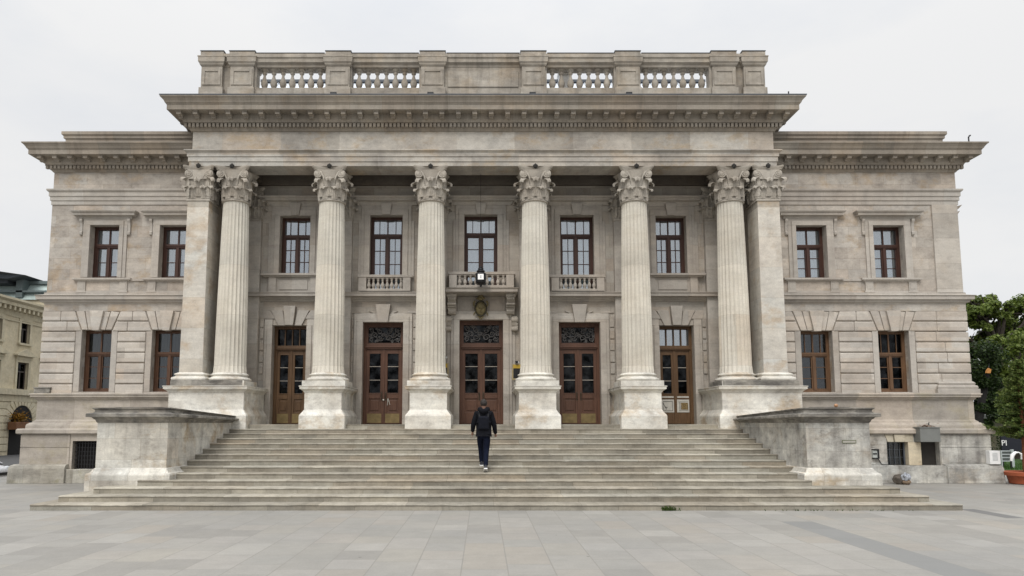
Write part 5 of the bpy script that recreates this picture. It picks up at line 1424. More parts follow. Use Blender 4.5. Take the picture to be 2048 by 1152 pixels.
# flat backpack
m = MB(); m.box(X-.135, X+.135, YH-.185, YH-.08, HIP+.06, HIP+.40)
bp_ = m.build("backpack", plain("navy_backpack", (.007,.008,.013), .85, spec=.15, var=.3, scale=12, bump=.2), PER, bevel=.05, seg=4)
for s in (-1, 1):
    m = MB(); m.tube([(X+s*.105,YH-.09,HIP+.37), (X+s*.125,YH-.02,HIP+.545), (X+s*.115,YH+.10,HIP+.50), (X+s*.12,YH+.135,HIP+.30)], .022, 8)
    m.build("backpack_strap", plain("black_webbing", (.008,.008,.010), .6), bp_, smooth=False, bevel=.006)
# trousers
tv = [(X,YH,HIP+.06),(X,YH,HIP-.03)]; te = [(0,1)]; tr_ = [(.175,.12),(.17,.125)]
for h, k, a in ((hipL,kneL,ankL), (hipR,kneR,ankR)):
    chain(tv, te, tr_, 1, [tuple(Vector(h)+Vector((0,0,-.07))), tuple(Vector(h).lerp(Vector(k),.6)), k, tuple(Vector(k).lerp(Vector(a),.5)), tuple(Vector(a)+Vector((0,0,-.01)))], [.122,.105,.080,.068,.062])
skin_mesh("trousers", tv, te, tr_, jeans, PER, 2, 0)
# shoes: left flat on the higher step, right pushing off its toe
def shoe_mesh(ax, ay, az, pitch, m_up, m_so):
    up, so = MB(), MB()
    prof = [(-.10,.035,.075),(-.08,.042,.095),(-.02,.043,.10),(.05,.046,.075),(.12,.050,.055),(.17,.042,.045),(.20,.022,.035)]
    def tr(x, y, z):
        c, s = math.cos(pitch), math.sin(pitch); yy = y-.15; return (ax+x, ay+yy*c-z*s*-1*0+z*s+.15, az-yy*s+z*c)
    vs, vs2 = [], []
    for y, w, h in prof:
        for k in range(8):
            a = math.pi*k/7; vs.append(tr(w*math.cos(a), y, .025+h*math.sin(a)**.7))
        for q in ((-1,0),(1,0),(1,.026),(-1,.026)): vs2.append(tr(q[0]*(w+.006), y*1.04, q[1]))
    n = len(prof)
    up.add(vs, [(i*8+k, i*8+k+1, (i+1)*8+k+1, (i+1)*8+k) for i in range(n-1) for k in range(7)]+[tuple(range(8)), tuple(range(n*8-1, n*8-9, -1))])
    so.add(vs2, [(i*4+k, i*4+(k+1)%4, (i+1)*4+(k+1)%4, (i+1)*4+k) for i in range(n-1) for k in range(4)]+[(0,1,2,3), (n*4-1,n*4-2,n*4-3,n*4-4)])
    u = up.build("shoe", m_up, PER, smooth=True); so.build("sole", m_so, u, bevel=.005)
shoe_mesh(ankL[0], ankL[1]-.0, G2+.002, 0.0, shoe, sole)
shoe_mesh(ankR[0], ankR[1]-.02, G1+.004, .36, shoe, sole)
# ================================================================ LEFT: street building, copper roof, car
ylw = stone("yellow_render", (.47,.395,.275), (.55,.475,.345), warm=.15, wash=.35, vein=.1, streak=.15, grime=(.2,.17,.12), bump=.1)
ylt = stone("yellow_trim", (.45,.385,.27), (.52,.455,.335), warm=.1, wash=.3, vein=.1, streak=.2, bump=.1)
slate = plain("slate_roof", (.11,.12,.14), .6, var=.35, scale=3)
XS = -34.0
def SY(px): return XS*FPX/(px-CX)/1.0       # depth where the street front crosses photo column px
def SZ(px, py): return PZ(py, SY(px)/ (math.cos(PITCH)) if False else SY(px))
SB = thing("street_building", "cream yellow town house with rusticated ground floor along the side street", "building", (XS, 55, 0))
y0, y1 = 41.0, 78.0
zc = PZ(607, 50.5); zr = PZ(780, 53.0)
WY = []
k = 0
for yy in (43.2, 46.2, 49.2, 52.3, 55.3, 58.3, 61.3, 64.3): WY.append(yy)
def xfacade(m, ops):
    ys = sorted(set([y0, y1]+[v for o in ops for v in o[:2]])); zs = sorted(set([0, zc]+[v for o in ops for v in o[2:]]))
    for i in range(len(ys)-1):
        for j in range(len(zs)-1):
            cy_, cz_ = (ys[i]+ys[i+1])/2, (zs[j]+zs[j+1])/2
            if any(o[0] < cy_ < o[1] and o[2] < cz_ < o[3] for o in ops): continue
            m.quad((XS,ys[i],zs[j]), (XS,ys[i+1],zs[j]), (XS,ys[i+1],zs[j+1]), (XS,ys[i],zs[j+1]))
    for a, b, c, d in ops:
        e = XS-.35
        m.quad((XS,a,c),(XS,a,d),(e,a,d),(e,a,c)); m.quad((XS,b,c),(XS,b,d),(e,b,d),(e,b,c)); m.quad((XS,a,d),(XS,b,d),(e,b,d),(e,a,d)); m.quad((XS,a,c),(XS,b,c),(e,b,c),(e,a,c))
za0, za1 = PZ(688, 52.5), PZ(645, 52.5); zb0, zb1 = PZ(781, 53.5), PZ(728, 53.5)
ops = [(yy-.52, yy+.52, za0, za1) for yy in WY]+[(yy-.62, yy+.62, zb0, zb1) for yy in WY]
m = MB(); xfacade(m, ops)
m.quad((XS,y0,-.6),(XS,y1,-.6),(XS,y1,0),(XS,y0,0)); m.quad((XS,y0,-.6),(XS-12,y0,-.6),(XS-12,y0,zc),(XS,y0,zc)); m.quad((XS,y1,0),(XS-12,y1,0),(XS-12,y1,zc),(XS,y1,zc)); m.quad((XS-12,y0,0),(XS-12,y1,0),(XS-12,y1,zc),(XS-12,y0,zc))
m.build("wall", ylw, SB, recalc=False)
m = MB().sweep([(XS,y1), (XS,y0), (XS-12,y0)][::-1], [(-.1,zc-.9),(.05,zc-.9),(.08,zc-.7),(.12,zc-.5),(.12,zc-.3),(.55,zc-.22),(.55,zc),(.75,zc+.15),(.75,zc+.3),(-.2,zc+.35)])
for k in range(70): yy = y0+.3+k*.53; m.box(XS+.1, XS+.5, yy-.1, yy+.1, zc-.52, zc-.24)
m.build("cornice", ylt, SB)
MB().add([(XS+.7,y0-.7,zc+.3),(XS+.7,y1,zc+.3),(XS-6,y1,zc+1.5),(XS-6,y0+4,zc+1.5),(XS-12,y1,zc+.3),(XS-12,y0-.7,zc+.3)], [(0,1,2,3),(3,2,4,5),(0,3,5),(1,4,2)]).build("roof", slate, SB)
m = MB()
for z, h in ((zr, .42), (PZ(640,51)+.0, .10)):
    m.box(XS-.05, XS+(.28 if h > .2 else .08), y0-.1, y1, z-h, z)
m.box(XS-.05, XS+.10, y0-.05, y1, zr-.9, zr-.43)
m.build("storey_band", ylt, SB)
m = MB()
arches = [52.5]
for k in range(10):
    z = -.15+k*.50
    if z+.5 > zr-.9: break
    cur = y0
    for a in (44.2, 52.5, 64.2):
        m.box(XS-.05, XS+.07, cur, a-1.35, z+.025, z+.475); cur = a+1.35
    m.box(XS-.05, XS+.07, cur, y1, z+.025, z+.475)
m.build("rusticated_blocks", ylt, SB, bevel=.03)
for a in (44.2, 52.5, 64.2):
    ad = part("archway", None, SB); m = MB(); zsp = PZ(845, 52.5); R_ = 1.25
    pts = [(a-R_,-.6), (a-R_,zsp)]+[(a-R_*math.cos(math.pi*k/14), zsp+R_*math.sin(math.pi*k/14)) for k in range(1, 14)]+[(a+R_,zsp), (a+R_,-.6)]
    m.prism_x(pts, XS+.01, XS+.03); m.build("opening", M['dark'], ad)  # flat dark slab on the wall stands in for the arch's shaded depth
    m = MB()
    for k in range(13):
        t0, t1 = math.pi*k/13+.02, math.pi*(k+1)/13-.02; r0, r1 = R_, R_+.75
        m.prism_x([(a-r0*math.cos(t0),zsp+r0*math.sin(t0)), (a-r0*math.cos(t1),zsp+r0*math.sin(t1)), (a-r1*math.cos(t1),zsp+r1*math.sin(t1)), (a-r1*math.cos(t0),zsp+r1*math.sin(t0))], XS-.05, XS+.09)
    m.build("arch_voussoir", ylt, ad, bevel=.02)
for yy in WY:
    for lev, (w, z0, z1) in enumerate(((.52, za0, za1), (.62, zb0, zb1))):
        wn = part("window", None, SB); m = MB()
        for ya in (yy-w, yy+w-.10): m.box(XS-.28, XS-.18, ya, ya+.10, z0, z1)
        for zz in (z0, z1-.10, z1-(z1-z0)*.36): m.box(XS-.28, XS-.18, yy-w+.101, yy+w-.101, zz, zz+.10)
        m.box(XS-.29, XS-.17, yy-.05, yy+.05, z0+.101, z1-(z1-z0)*.36)
        m.build("frame", plain("grey_brown_wood", (.05,.04,.035), .6), wn)
        MB().box(XS-.25, XS-.24, yy-w, yy+w, z0, z1).build("pane", M['dglass'], wn); MB().box(XS-.36, XS-.34, yy-w, yy+w, z0, z1).build("room", M['curtain_dim'], wn)
        m = MB(); s = .22
        m.box(XS-.02, XS+.06, yy-w-s, yy-w, z0, z1); m.box(XS-.02, XS+.06, yy+w, yy+w+s, z0, z1); m.box(XS-.02, XS+.06, yy-w-s, yy+w+s, z1, z1+s)
        m.box(XS-.02, XS+.18, yy-w-s-.05, yy+w+s+.05, z0-.14, z0)
        if lev == 1:
            m.box(XS-.02, XS+.10, yy-w-s, yy+w+s, z1+s, z1+.45); m.box(XS-.02, XS+.32, yy-w-.5, yy+w+.5, z1+.451, z1+.56)
            m.prism_x([(yy-w-.5,z1+.561), (yy+w+.5,z1+.561), (yy,z1+1.0)], XS-.02, XS+.28)
        m.build("surround", ylt, wn)
# orange flowers over the archway
fb = thing("flower_box", "brown hanging planter full of orange flowers in front of the side street archway", "planter", (XS+.45, 54.9, 1.6))
yy, zz = SY(31)+.0, PZ(851, SY(31))
fb.location = (XS+.5, yy, zz-.3); WORLDLOC[fb.name] = Vector(fb.location)
MB().box(XS+.12, XS+.75, yy-.75, yy+.75, zz-.3, zz+.25).build("planter", plain("rust_brown", (.16,.075,.035), .8, var=.3), fb, bevel=.04)
m = MB(); r_ = random.Random(8)
for _ in range(320):
    x, y, z = XS+.45+r_.gauss(0,.18), yy+r_.gauss(0,.36), zz+.55+r_.gauss(0,.20); a, b = r_.uniform(0,6.28), r_.uniform(-.6,.6); L = .09
    m.add([(x-L*math.cos(a),y-L*math.sin(a),z-L*b), (x+L*math.sin(a)*.6,y-L*math.cos(a)*.6,z+.04), (x+L*math.cos(a),y+L*math.sin(a),z+L*b), (x-L*math.sin(a)*.6,y+L*math.cos(a)*.6,z+.02)], [(0,1,2,3)])
m.build("blossom", leafmat("orange_blossom", (.10,.06,.01), (.30,.15,.02), (.42,.24,.03), .2), fb, recalc=False)
# copper and glass roof further back
cu = plain("pale_copper", (.40,.48,.46), .6, var=.2, scale=1.2); YB2 = 95.0
CB = thing("copper_roofed_building", "distant building with pale green copper attic and dark ridge behind the yellow house", "building", (-70, YB2, 0))
xa, xb = -96, PX(150, 580, YB2)
z0, z1 = PZ(600, YB2), PZ(566, YB2)
MB().box(xa, xb, YB2, YB2+16, 0, z0).build("wall", ylw, CB)
MB().add([(xa,YB2-.3,z0),(xb,YB2-.3,z0),(xb-.5,YB2+1.2,z1),(xa,YB2+1.2,z1),(xa,YB2+14,z1),(xb-.5,YB2+14,z1),(xb,YB2+16,z0),(xa,YB2+16,z0)], [(0,1,2,3),(3,2,5,4),(4,5,6,7),(1,6,5,2)]).build("attic", cu, CB)
m = MB(); m.box(xa, xb, YB2+.8, YB2+1.5, z1+.02, z1+.45)
for px in (42, 118): x = PX(px, 580, YB2); m.box(x-.45, x+.45, YB2-.4, YB2+1.3, z0+.3, z1+.45)
m.box(xa, xb, YB2-.4, YB2+.6, z0+1.0, z0+1.25)
m.build("roof_rib", plain("dark_copper", (.12,.15,.15), .6), CB)
m = MB(); x = PX(40, 556, YB2-3); m.add([(xa,YB2-4,PZ(551,YB2)),(PX(-30,545,YB2),YB2-4,PZ(545,YB2)),(x,YB2-2,PZ(556,YB2)),(x-2.4,YB2-2,PZ(563,YB2)),(xa,YB2+6,PZ(551,YB2)),(PX(-30,545,YB2),YB2+6,PZ(545,YB2)),(x,YB2+6,PZ(556,YB2)),(x-2.4,YB2+6,PZ(563,YB2))], [(0,1,2,3),(4,7,6,5),(0,4,5,1),(1,5,6,2),(2,6,7,3),(3,7,4,0)]); m.box(xa, x-3, YB2-1, YB2+5, z1-.2, PZ(556,YB2)); m.build("dark_pavilion_roof", plain("dark_slate", (.06,.07,.08), .6), CB)

# parked car, nose to the right
CAR = thing("parked_car", "white parked car with its nose just showing beyond the left corner of the building", "car", (-19.1, 25.3, -.42))
nose = PX(31, 930, 26.1); Yc = 25.3
wpaint = plain("white_car_paint", (.55,.56,.58), .25, var=.03, spec=.6); cglass = plain("car_glass", (.010,.011,.012), .35, spec=.2); tyre = plain("tyre_rubber", (.012,.012,.012), .85); rim = plain("rim_alloy", (.45,.46,.47), .35, metal=.7)
def cx_(u): return nose-u
secs = [(0.0,.40,.56,.62),(.05,.30,.68,.72),(.20,.24,.76,.80),(.42,.20,.82,.86),(.9,.20,.92,.87),(2.4,.20,.99,.88),(3.5,.20,1.0,.87),(3.95,.26,.98,.82),(4.10,.40,.80,.72)]
m = MB(); vs = []; n = 12
for u, zl, zh, w in secs:
    for k in range(n):
        a = 2*math.pi*k/n+math.pi/n; ca, sa = math.cos(a), math.sin(a)
        y = w*math.copysign(abs(ca)**.45, ca); z = (zl+zh)/2+(zh-zl)/2*math.copysign(abs(sa)**.55, sa)
        vs.append((cx_(u), Yc+y, z))
m.add(vs, [(i*n+k, i*n+(k+1)%n, (i+1)*n+(k+1)%n, (i+1)*n+k) for i in range(len(secs)-1) for k in range(n)]+[tuple(range(n)), tuple(range(len(secs)*n-1, (len(secs)-1)*n-1, -1))])
m.drop(-.42).build("body", wpaint, CAR, smooth=True)
m = MB(); q = [(.42,.83,.74),(1.45,1.36,.60),(2.3,1.48,.60),(3.3,1.40,.58),(3.95,.95,.68)]
vs = []
for u, z, w in q: vs += [(cx_(u), Yc-w, z), (cx_(u), Yc+w, z)]
low = [(cx_(.45),Yc-.76,.80),(cx_(.45),Yc+.76,.80),(cx_(3.98),Yc-.74,.93),(cx_(3.98),Yc+.74,.93)]
m.add(vs+low, [(0,1,3,2),(2,3,5,4),(4,5,7,6),(6,7,9,8),(0,2,4,6,8,12,10),(1,11,13,9,7,5,3),(8,9,13,12),(10,11,1,0)])
m.drop(-.42).build("window_band", cglass, CAR)
m = MB(); m.add([(cx_(1.70),Yc-.60,1.425),(cx_(1.70),Yc+.60,1.425),(cx_(2.3),Yc+.60,1.49),(cx_(2.3),Yc-.60,1.49),(cx_(3.3),Yc+.58,1.41),(cx_(3.3),Yc-.58,1.41),(cx_(1.70),Yc-.60,1.445),(cx_(1.70),Yc+.60,1.445),(cx_(2.3),Yc+.62,1.515),(cx_(2.3),Yc-.62,1.515),(cx_(3.32),Yc+.60,1.43),(cx_(3.32),Yc-.60,1.43)], [(6,7,8,9),(9,8,10,11),(0,3,2,1),(3,5,4,2),(0,6,9,3),(3,9,11,5),(1,2,8,7),(2,4,10,8),(0,1,7,6),(5,11,10,4)])
for s in (-1, 1):
    m.tube([(cx_(.46),Yc+s*.755,.82), (cx_(1.45),Yc+s*.61,1.38)], .035, 6); m.tube([(cx_(2.5),Yc+s*.765,.95), (cx_(2.45),Yc+s*.605,1.47)], .035, 6); m.tube([(cx_(3.95),Yc+s*.73,.95), (cx_(3.3),Yc+s*.59,1.41)], .05, 6)
m.drop(-.42).build("roof", wpaint, CAR)
for u in (.75, 3.25):
    for s in (-1, 1):
        w = part("wheel", None, CAR); m = MB(); m.lathe(0, 0, [(.20,-.1),(.29,-.1),(.31,-.07),(.31,.07),(.29,.1),(.20,.1)], 28)
        m.v = [(cx_(u)+x, Yc+s*.76+z, .31+y) for x, y, z in m.v]; m.drop(-.42).build("tyre", tyre, w, smooth=True)
        m = MB(); m.lathe(0, 0, [(.03,-.112),(.20,-.102),(.205,-.09),(.205,.09),(.20,.102),(.03,.112)], 20); m.v = [(cx_(u)+x, Yc+s*.76+z, .31+y) for x, y, z in m.v]; m.drop(-.42).build("rim", rim, w, smooth=True)
for s in (-1, 1): MB().sphere((cx_(.16), Yc+s*.58, .68), .15, 14, 8, (.75,1,.55)).drop(-.42).build("headlight", plain("headlight_glass", (.5,.52,.55), .1), CAR, smooth=True)
m = MB(); m.box(cx_(.0)-.06, cx_(0)+.02, Yc-.42, Yc+.42, .46, .56); m.box(cx_(.55), cx_(-.01), Yc-.6, Yc+.6, .30, .36); m.drop(-.42).build("grille", M['black'], CAR, bevel=.01)

# ================================================================ RIGHT: trees and park
barkm = plain("bark", (.035,.028,.022), .95, var=.5, scale=7, bump=.6)
lm1 = leafmat("broad_leaves", (.045,.07,.011), (.11,.155,.026), (.21,.26,.06))
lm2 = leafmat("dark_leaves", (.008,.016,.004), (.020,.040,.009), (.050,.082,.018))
def blob_leaves(m, c, r, n, size, rnd, sq=.8):
    for _ in range(n):
        while True:
            d = Vector((rnd.uniform(-1,1), rnd.uniform(-1,1), rnd.uniform(-1,1)))
            if .25 < d.length < 1: break
        d = d*(.55+.45*d.length)
        p = Vector(c)+Vector((d.x*r, d.y*r, d.z*r*sq))
        nrm = (d+Vector((rnd.gauss(0,.6), rnd.gauss(0,.6), rnd.gauss(.5,.5)))).normalized()
        t = nrm.orthogonal().normalized(); t = (Matrix.Rotation(rnd.uniform(0,6.28), 3, nrm) @ t); b = nrm.cross(t); L = size*rnd.uniform(.6,1.3)*.68; w = L*.66
        m.add([p-t*L*.5, p+b*w*.5+nrm*.02, p+t*L*.5, p-b*w*.5+nrm*.02], [(0,1,2,3)])
def tree(name, label, base, H, crown, seed, lm, leaf=.26, n=260, group=None, lean=0.0):
    """crown: list of (dx, dy, z, r)"""
    rnd = random.Random(seed); bx, by = base
    T = thing(name, label, "tree", (bx, by, 0), group)
    m = MB(); top = H*.62
    tp = [(bx+lean*(k/6)**1.3+rnd.gauss(0,.05), by+rnd.gauss(0,.05), top*k/6) for k in range(7)]
    m.tube(tp, [.42*(1-.09*k)*H/12 for k in range(7)], 10)
    for dx, dy, z, r in crown:
        k = min(6, max(2, int(6*(z-1.5*r)/top))); s = Vector(tp[k]); e = Vector((bx+dx, by+dy, z)); md = s.lerp(e, .5)+Vector((rnd.gauss(0,.2), rnd.gauss(0,.2), .3))
        m.tube([s, s.lerp(md,.5), md, md.lerp(e,.5), e], [.16*H/12,.13*H/12,.10*H/12,.06*H/12,.03], 7)
        for _ in range(4):
            q = md.lerp(e, rnd.uniform(.2,1)); f = e+Vector((rnd.gauss(0,r*.5), rnd.gauss(0,r*.5), rnd.gauss(0,r*.4)))
            m.tube([q, q.lerp(f,.5)+Vector((0,0,.1)), f], [.05,.035,.012], 5)
    m.build("trunk", barkm, T, smooth=True)
    m = MB()
    for dx, dy, z, r in crown:
        for _ in range(max(3, int(5*r))):
            a = Vector((rnd.gauss(0,1), rnd.gauss(0,1), rnd.gauss(0,.8))); a = a.normalized()*r*rnd.uniform(.25, .95)
            blob_leaves(m, (bx+dx+a.x, by+dy+a.y, z+a.z*.85), r*rnd.uniform(.30,.52), int(n*r*.85), leaf*1.15, rnd)
    m.build("crown", lm, T, recalc=False)
    return T
def tw(px, py, Y): return P(px, py, Y)
# pixel-measured crowns turned into real clumps at their own depth
def crown_at(Y, base_x, lst): return [(tw(px,py,Y)[0]-base_x, dy, tw(px,py,Y)[1], r) for px, py, dy, r in lst]
Yt = 44.0; bx = tw(2006, 800, Yt)[0]
tree("broadleaf_tree", "tall airy broadleaf tree with sky showing through its upper crown", (bx, Yt), 10.5, crown_at(Yt, bx, [(1955,622,0,.9),(1985,610,.5,1.0),(2000,612,-.5,.9),(2030,640,.3,1.0),(2056,622,0,1.2),(1958,655,-.3,.7),(1943,640,.6,.7),(2020,625,1.,.9),(2040,700,.6,1.0),(1975,695,-.6,.9),(2010,690,.4,.9),(2075,660,0,1.5),(2070,710,0,1.4),(1945,680,1.2,.8),(1968,640,.8,.9),(1990,635,1.,.8),(2040,612,.6,1.),(2015,655,1.2,.8),(1990,672,1.4,.9),(2045,670,1.2,1.),(1932,610,.5,.7),(1950,600,1.,.9),(1972,596,1.2,.8),(2010,598,1.,.9),(1940,655,1.2,.9),(2060,640,1.2,1.3),(2030,680,1.4,1.1)]), 21, lm1, .28, 230, "trees right of the building")
Yt = 36.0; bx = tw(2024, 800, Yt)[0]
tree("bushy_tree", "mid green bushy tree standing in front of the tall airy one", (bx, Yt), 6.5, crown_at(Yt, bx, [(2000,705,-.4,.9),(2030,715,-.6,1.1),(2055,700,0,1.2),(1990,740,0,.8),(2020,750,-.7,.9),(2045,760,-.5,1.1),(2075,740,0,1.3),(2012,790,-.3,.9),(2040,805,0,.9),(2070,800,0,1.2)]), 33, lm1, .22, 260, "trees right of the building")
Yt = 52.0; bx = tw(1965, 800, Yt)[0]
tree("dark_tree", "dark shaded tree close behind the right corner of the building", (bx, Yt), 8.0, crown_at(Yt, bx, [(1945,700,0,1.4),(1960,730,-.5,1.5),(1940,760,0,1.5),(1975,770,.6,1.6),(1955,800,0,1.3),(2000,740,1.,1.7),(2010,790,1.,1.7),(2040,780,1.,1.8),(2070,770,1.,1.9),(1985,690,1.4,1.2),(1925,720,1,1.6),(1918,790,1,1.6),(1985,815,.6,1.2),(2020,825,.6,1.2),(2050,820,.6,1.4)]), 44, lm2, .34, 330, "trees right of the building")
Yt = 40.0; xb_, zb_ = tw(1958, 842, Yt); xt_ = tw(1974, 740, Yt)[0]
Yk = 34.0
lt = thing("leaning_tree", "slender dark tree trunk leaning beside the right corner of the building", "tree", (tw(1955,845,Yk)[0], Yk, 0), "trees right of the building")
p0, p1, p2 = tw(1957,842,Yk), tw(1966,790,Yk), tw(1976,730,Yk)
MB().tube([(p0[0]-.15,Yk,0), (p0[0],Yk,p0[1]), (p1[0],Yk,p1[1]), (p2[0],Yk,p2[1]), (p2[0]+.4,Yk+.4,p2[1]+1.2)], [.22,.20,.17,.12,.04], 10).build("trunk", plain("dark_bark", (.012,.011,.011), .95, var=.4), lt, smooth=True)
m = MB(); r_ = random.Random(14)
for px, py, r in ((1950,735,.55), (1968,700,.7), (1946,765,.5), (1990,712,.7), (1984,800,.5), (1975,850,.35), (1965,765,.35), (1990,765,.5), (1962,815,.3), (1995,830,.5), (1980,735,.4)):
    a = tw(px, py, Yk); blob_leaves(m, (a[0], Yk-.1+.5*(px % 3)/2, a[1]), r, 520, .22, r_)
m.build("crown", lm2, lt, recalc=False)
Yk = 33.0; a = tw(1977, 742, Yk)
og = thing("orange_panel", "small orange panel hanging among the dark branches near the building corner", "panel", (a[0], Yk, a[1]-.2))
MB().add([(a[0]+.75*p,Yk+d,a[1]+.75*q) for d in (0,.05) for p, q in ((-.17,-.12),(.12,-.14),(.19,.10),(.02,.19),(-.12,.05))], [(0,1,2,3,4),(9,8,7,6,5),(0,5,6,1),(1,6,7,2),(2,7,8,3),(3,8,9,4),(4,9,5,0)]).build("panel_board", plain("orange_paint", (.42,.19,.05), .6, var=.3), og)
MB().tube([(a[0]+.03,Yk+.03,a[1]+.16), (p2[0],Yk+.9,p2[1]+.1)], .015, 6).build("cord", M['iron'], og)
# low park wall with pale coping in the distance
Yw_ = 38.0; z1 = PZ(829, Yw_)
pw = thing("park_wall", "low grey park wall with pale coping behind the potted conifer", "wall", (30, Yw_, 0))
MB().box(19, 60, Yw_, Yw_+.5, 0, z1-.22).build("wall", stone("park_wall_stone", (.17,.15,.11), (.23,.21,.16), warm=.4, streak=.5), pw); MB().box(19, 60, Yw_-.1, Yw_+.6, z1-.219, z1).build("coping", plain("grey_coping", (.30,.30,.30), .8, var=.2), pw, bevel=.02)
# potted conifer
Yq = 22.3; qx = PX(2054, 955, Yq)
pot = thing("potted_conifer", "green fir growing in a terracotta pot at the right edge of the plaza", "potted tree", (qx, Yq, 0))
hp = PZ(943, Yq)
MB().lathe(qx, Yq, [(.40,0),(.47,.02),(.52,hp-.14),(.53,hp-.13),(.60,hp-.12),(.62,hp-.02),(.60,hp),(.53,hp),(.50,hp-.06),(.02,hp-.06)], 40).build("pot", plain("terracotta", (.36,.095,.042), .75, var=.2, scale=5), pot, smooth=True)
MB().lathe(qx, Yq, [(.5,hp-.07),(.25,hp-.03),(.0,hp-.02)], 24).build("soil", plain("soil", (.03,.022,.016), .95), pot)
zt = PZ(722, Yq)
tk = [(qx,Yq,hp-.05), (qx+.02,Yq,hp+.9), (qx-.02,Yq,hp+2.0), (qx,Yq,zt)]
MB().tube(tk, [.10,.085,.055,.012], 10).build("trunk", plain("red_bark", (.20,.075,.035), .9, var=.4, scale=6, bump=.4), pot, smooth=True)
m = MB(); mb2 = MB(); r_ = random.Random(17)
zb_ = PZ(880, Yq); nbr = 150
for k in range(nbr):
    f = 1-((k+r_.random())/nbr)**1.1; z = zt-(zt-zb_)*f
    a = k*2.399+r_.uniform(-.4,.4); L = (.10+.92*f**.85)*r_.uniform(.6,1.12); dr = r_.uniform(-.12,.30)
    pts = [Vector((qx+math.cos(a)*L*t, Yq+math.sin(a)*L*t, z+.22*t*L-dr*L*t*t+.10*L*max(0,t-.7))) for t in (0,.25,.5,.75,1)]
    mb2.tube(pts, [.016,.013,.010,.007,.003], 4)
    d = (pts[4]-pts[0]).normalized(); sd = d.cross(Vector((0,0,1))).normalized(); upv = sd.cross(d)
    for t in range(3, 26):
        tt = t/25; i = min(3, int(tt*4)); p = pts[i].lerp(pts[i+1], tt*4-i)
        for s in (-1, 1):
            for q in range(3):
                ln = (.17-.09*tt)*r_.uniform(.6,1.25)*(.55+.45*f)
                e = p+d*ln*r_.uniform(.45,.95)+sd*s*ln*r_.uniform(.2,.95)+upv*r_.uniform(-.06,.075)
                w = (upv*r_.uniform(-1,1)+sd*r_.uniform(-1,1)+d*.2).normalized()*.020; mid = p.lerp(e, .6)
                m.add([p, mid+w, e, mid-w], [(0,1,2,3)])
mb2.build("branch", barkm, pot)
m.build("needles", leafmat("fir_needles", (.04,.075,.016), (.10,.15,.036), (.24,.28,.085), .25), pot, recalc=False)
# things half hidden on the lawn under the fir
Yn = 29.5
a = tw(2002,872,Yn); b = tw(2052,902,Yn)
nb_ = thing("notice_board", "dark navy board with white lettering half hidden under the fir", "sign", ((a[0]+b[0])/2, Yn, 0))
MB().box(a[0], b[0], Yn, Yn+.06, b[1], a[1]).build("board", plain("navy_board", (.008,.010,.018), .5), nb_)
for x in (a[0]+.03, b[0]-.08): MB().box(x, x+.06, Yn+.062, Yn+.12, .09, a[1]-.02).build("post", M['iron'], nb_)
fc = bpy.data.curves.new("lettering", 'FONT'); fc.body = "PI"; fc.size = .32; fc.extrude = .006
fo = bpy.data.objects.new("lettering", fc); COL.objects.link(fo)
dg = bpy.context.evaluated_depsgraph_get(); dg.update(); fm = bpy.data.meshes.new_from_object(fo.evaluated_get(dg)); bpy.data.objects.remove(fo)
fm.materials.clear(); fm.materials.append(M['white']); fo = bpy.data.objects.new("lettering", fm); COL.objects.link(fo)
l0 = tw(2002.5, 891, Yn); fo.location = (l0[0], Yn-.008, l0[1]); fo.rotation_euler = (R(90), 0, 0); adopt(fo, nb_)
Yn = 28.9; a = tw(2003,901,Yn); b = tw(2026,923,Yn)
bn = thing("slatted_bench", "grey bench with pale horizontal slats on the lawn beside the white box", "bench", ((a[0]+b[0])/2, Yn, .09))
m = MB(); H_ = a[1]-b[1]
for k in range(4): z = b[1]+H_*k/3.3; m.box(a[0], b[0]-.05, Yn, Yn+.03, z, z+.035)
m.build("slat", plain("pale_slat", (.42,.46,.47), .6), bn)
m = MB(); m.box(a[0], b[0]-.05, Yn+.031, Yn+.07, b[1], a[1]); m.box(a[0], b[0]-.05, Yn+.071, Yn+.5, b[1]+.0, b[1]+.05); m.build("back_panel", plain("grey_green_panel", (.09,.105,.10), .7), bn)
m = MB(); m.box(b[0]-.05, b[0]+.05, Yn-.02, Yn+.06, .09, a[1]+.04); m.box(a[0]-.05, a[0]-.001, Yn-.02, Yn+.06, .09, a[1]); m.build("leg", plain("pale_post", (.40,.44,.44), .6), bn)
Yn = 27.9; cxh, czh = tw(2036, 914, Yn)
hp_ = thing("white_hoop", "white hoop-shaped stand with thick ends on the lawn beside the potted fir", "stand", (cxh, Yn, .09))
pts = [(cxh-.28,Yn,czh-.16), (cxh-.22,Yn,czh+.06), (cxh-.10,Yn,czh+.17), (cxh+.04,Yn,czh+.18), (cxh+.15,Yn,czh+.10), (cxh+.17,Yn,czh-.08)]
MB().tube(pts, [.045,.075,.05,.018,.05,.075], 10).build("hoop", plain("bright_white", (.85,.85,.85), .4, var=.02), hp_, smooth=True)
MB().tube([(cxh-.28,Yn,czh-.15), (cxh-.29,Yn,.05)], .03, 8).tube([(cxh+.17,Yn,czh-.1), (cxh+.17,Yn,.05)], .02, 8).build("leg", M['black'], hp_)
tag(MB().box(19, 60, 33.6, 34.4, .0, PZ(868,33.6)).build("hedge_core", plain("hedge_dark", (.006,.010,.004), .95)), None, None)
bpy.data.objects.remove(bpy.data.objects["hedge_core"])
hg = thing("hedge", "dark clipped hedge running along the back of the lawn", "hedge", (34, 34, .09))
m = MB(); r_ = random.Random(91)
for k in range(60): blob_leaves(m, (19.3+k*.62, 34+r_.gauss(0,.25), .55+r_.random()*.75), .62, 120, .20, r_)
m.build("foliage", lm2, hg, recalc=False)

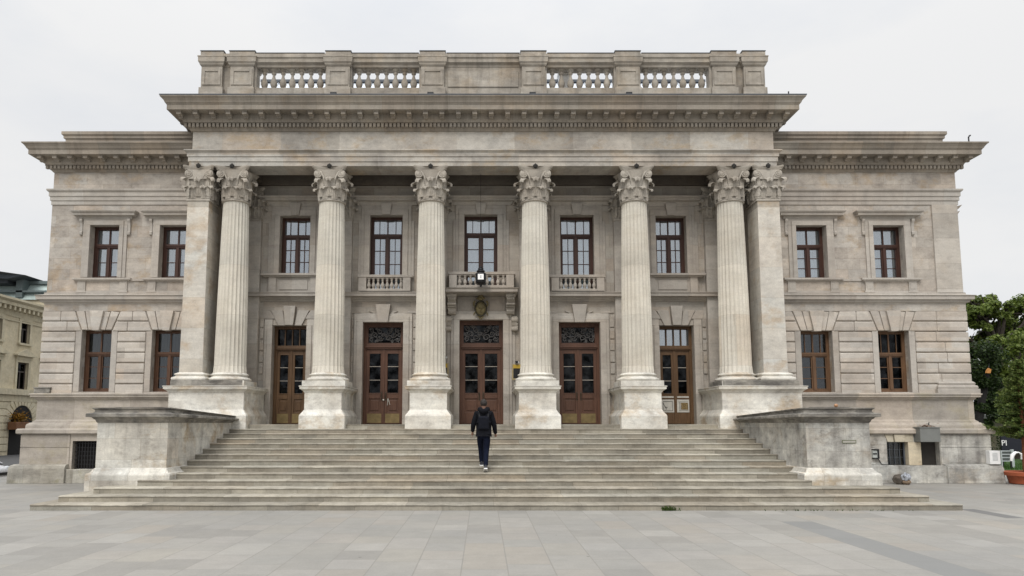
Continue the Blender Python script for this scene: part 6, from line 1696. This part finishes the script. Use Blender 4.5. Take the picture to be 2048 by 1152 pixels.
# ================================================================ SKY AND LIGHT
w = bpy.data.worlds.new("World"); SC.world = w; w.use_nodes = True
t = w.node_tree; t.nodes.clear()
def wn(typ, ins=None, **p):
    nd = t.nodes.new(typ)
    for k, v in p.items(): setattr(nd, k, v)
    for k, v in (ins or {}).items():
        if hasattr(v, 'is_output'): t.links.new(v, nd.inputs[k])
        else: nd.inputs[k].default_value = v
    return nd
SUN_EL, SUN_AZ = 44, 197          # degrees; azimuth clockwise from +Y seen from above
tc = wn("ShaderNodeTexCoord"); dirn = tc.outputs["Generated"]
sp = wn("ShaderNodeSeparateXYZ", {0: dirn})
sky = wn("ShaderNodeTexSky", sky_type='NISHITA', sun_disc=False, sun_elevation=R(SUN_EL), sun_rotation=R(SUN_AZ), air_density=1.0, dust_density=2.5)
skb = wn("ShaderNodeVectorMath", {0: sky.outputs[0], 3: .10}, operation='SCALE')
up = wn("ShaderNodeMath", {0: sp.outputs[2], 1: 0.0}, operation='MAXIMUM')
upp = wn("ShaderNodeMath", {0: up.outputs[0], 1: 6.0}, operation='POWER')
lum = wn("ShaderNodeMapRange", {0: upp.outputs[0], 1: 0.0, 2: 1.0, 3: SKY_LOW, 4: SKY_HIGH})
mp = wn("ShaderNodeMapping", {0: dirn, 3: (1.0, 1.0, 2.4)})
n1 = wn("ShaderNodeTexNoise", {"Vector": mp.outputs[0], "Scale": 1.7, "Detail": 7, "Roughness": .55})
cr = wn("ShaderNodeValToRGB", {0: n1.outputs[0]}); e = cr.color_ramp.elements
e[0].position = .36; e[0].color = (.855,.885,.935,1); e[1].position = .60; e[1].color = (1.0,1.0,1.0,1)
cl = wn("ShaderNodeVectorMath", {0: cr.outputs[0], 3: lum.outputs[0]}, operation='SCALE')
mx = wn("ShaderNodeMix", {0: .96, 6: skb.outputs[0], 7: cl.outputs[0]}, data_type='RGBA')
bg = wn("ShaderNodeBackground", {0: mx.outputs[2], 1: 1.0})
out = wn("ShaderNodeOutputWorld", {0: bg.outputs[0]})
sd = bpy.data.lights.new("sun", 'SUN'); sd.energy = SUN_E; sd.angle = R(25); sd.color = (1,.96,.90)
so = bpy.data.objects.new("sun", sd); COL.objects.link(so); so.location = (0, 0, 40)
az, el = R(SUN_AZ), R(SUN_EL)
dv = Vector((math.sin(az)*math.cos(el), math.cos(az)*math.cos(el), math.sin(el)))
so.rotation_euler = dv.to_track_quat('Z', 'Y').to_euler()
SC.view_settings.view_transform = 'Standard'; SC.view_settings.look = 'None'; SC.view_settings.exposure = EXPO; SC.view_settings.gamma = 1.0
SC.render.engine = 'CYCLES'
SC.cycles.max_bounces = 6; SC.cycles.diffuse_bounces = 4; SC.cycles.transparent_max_bounces = 12; SC.cycles.use_denoising = True
SC.cycles.sample_clamp_indirect = 4.0
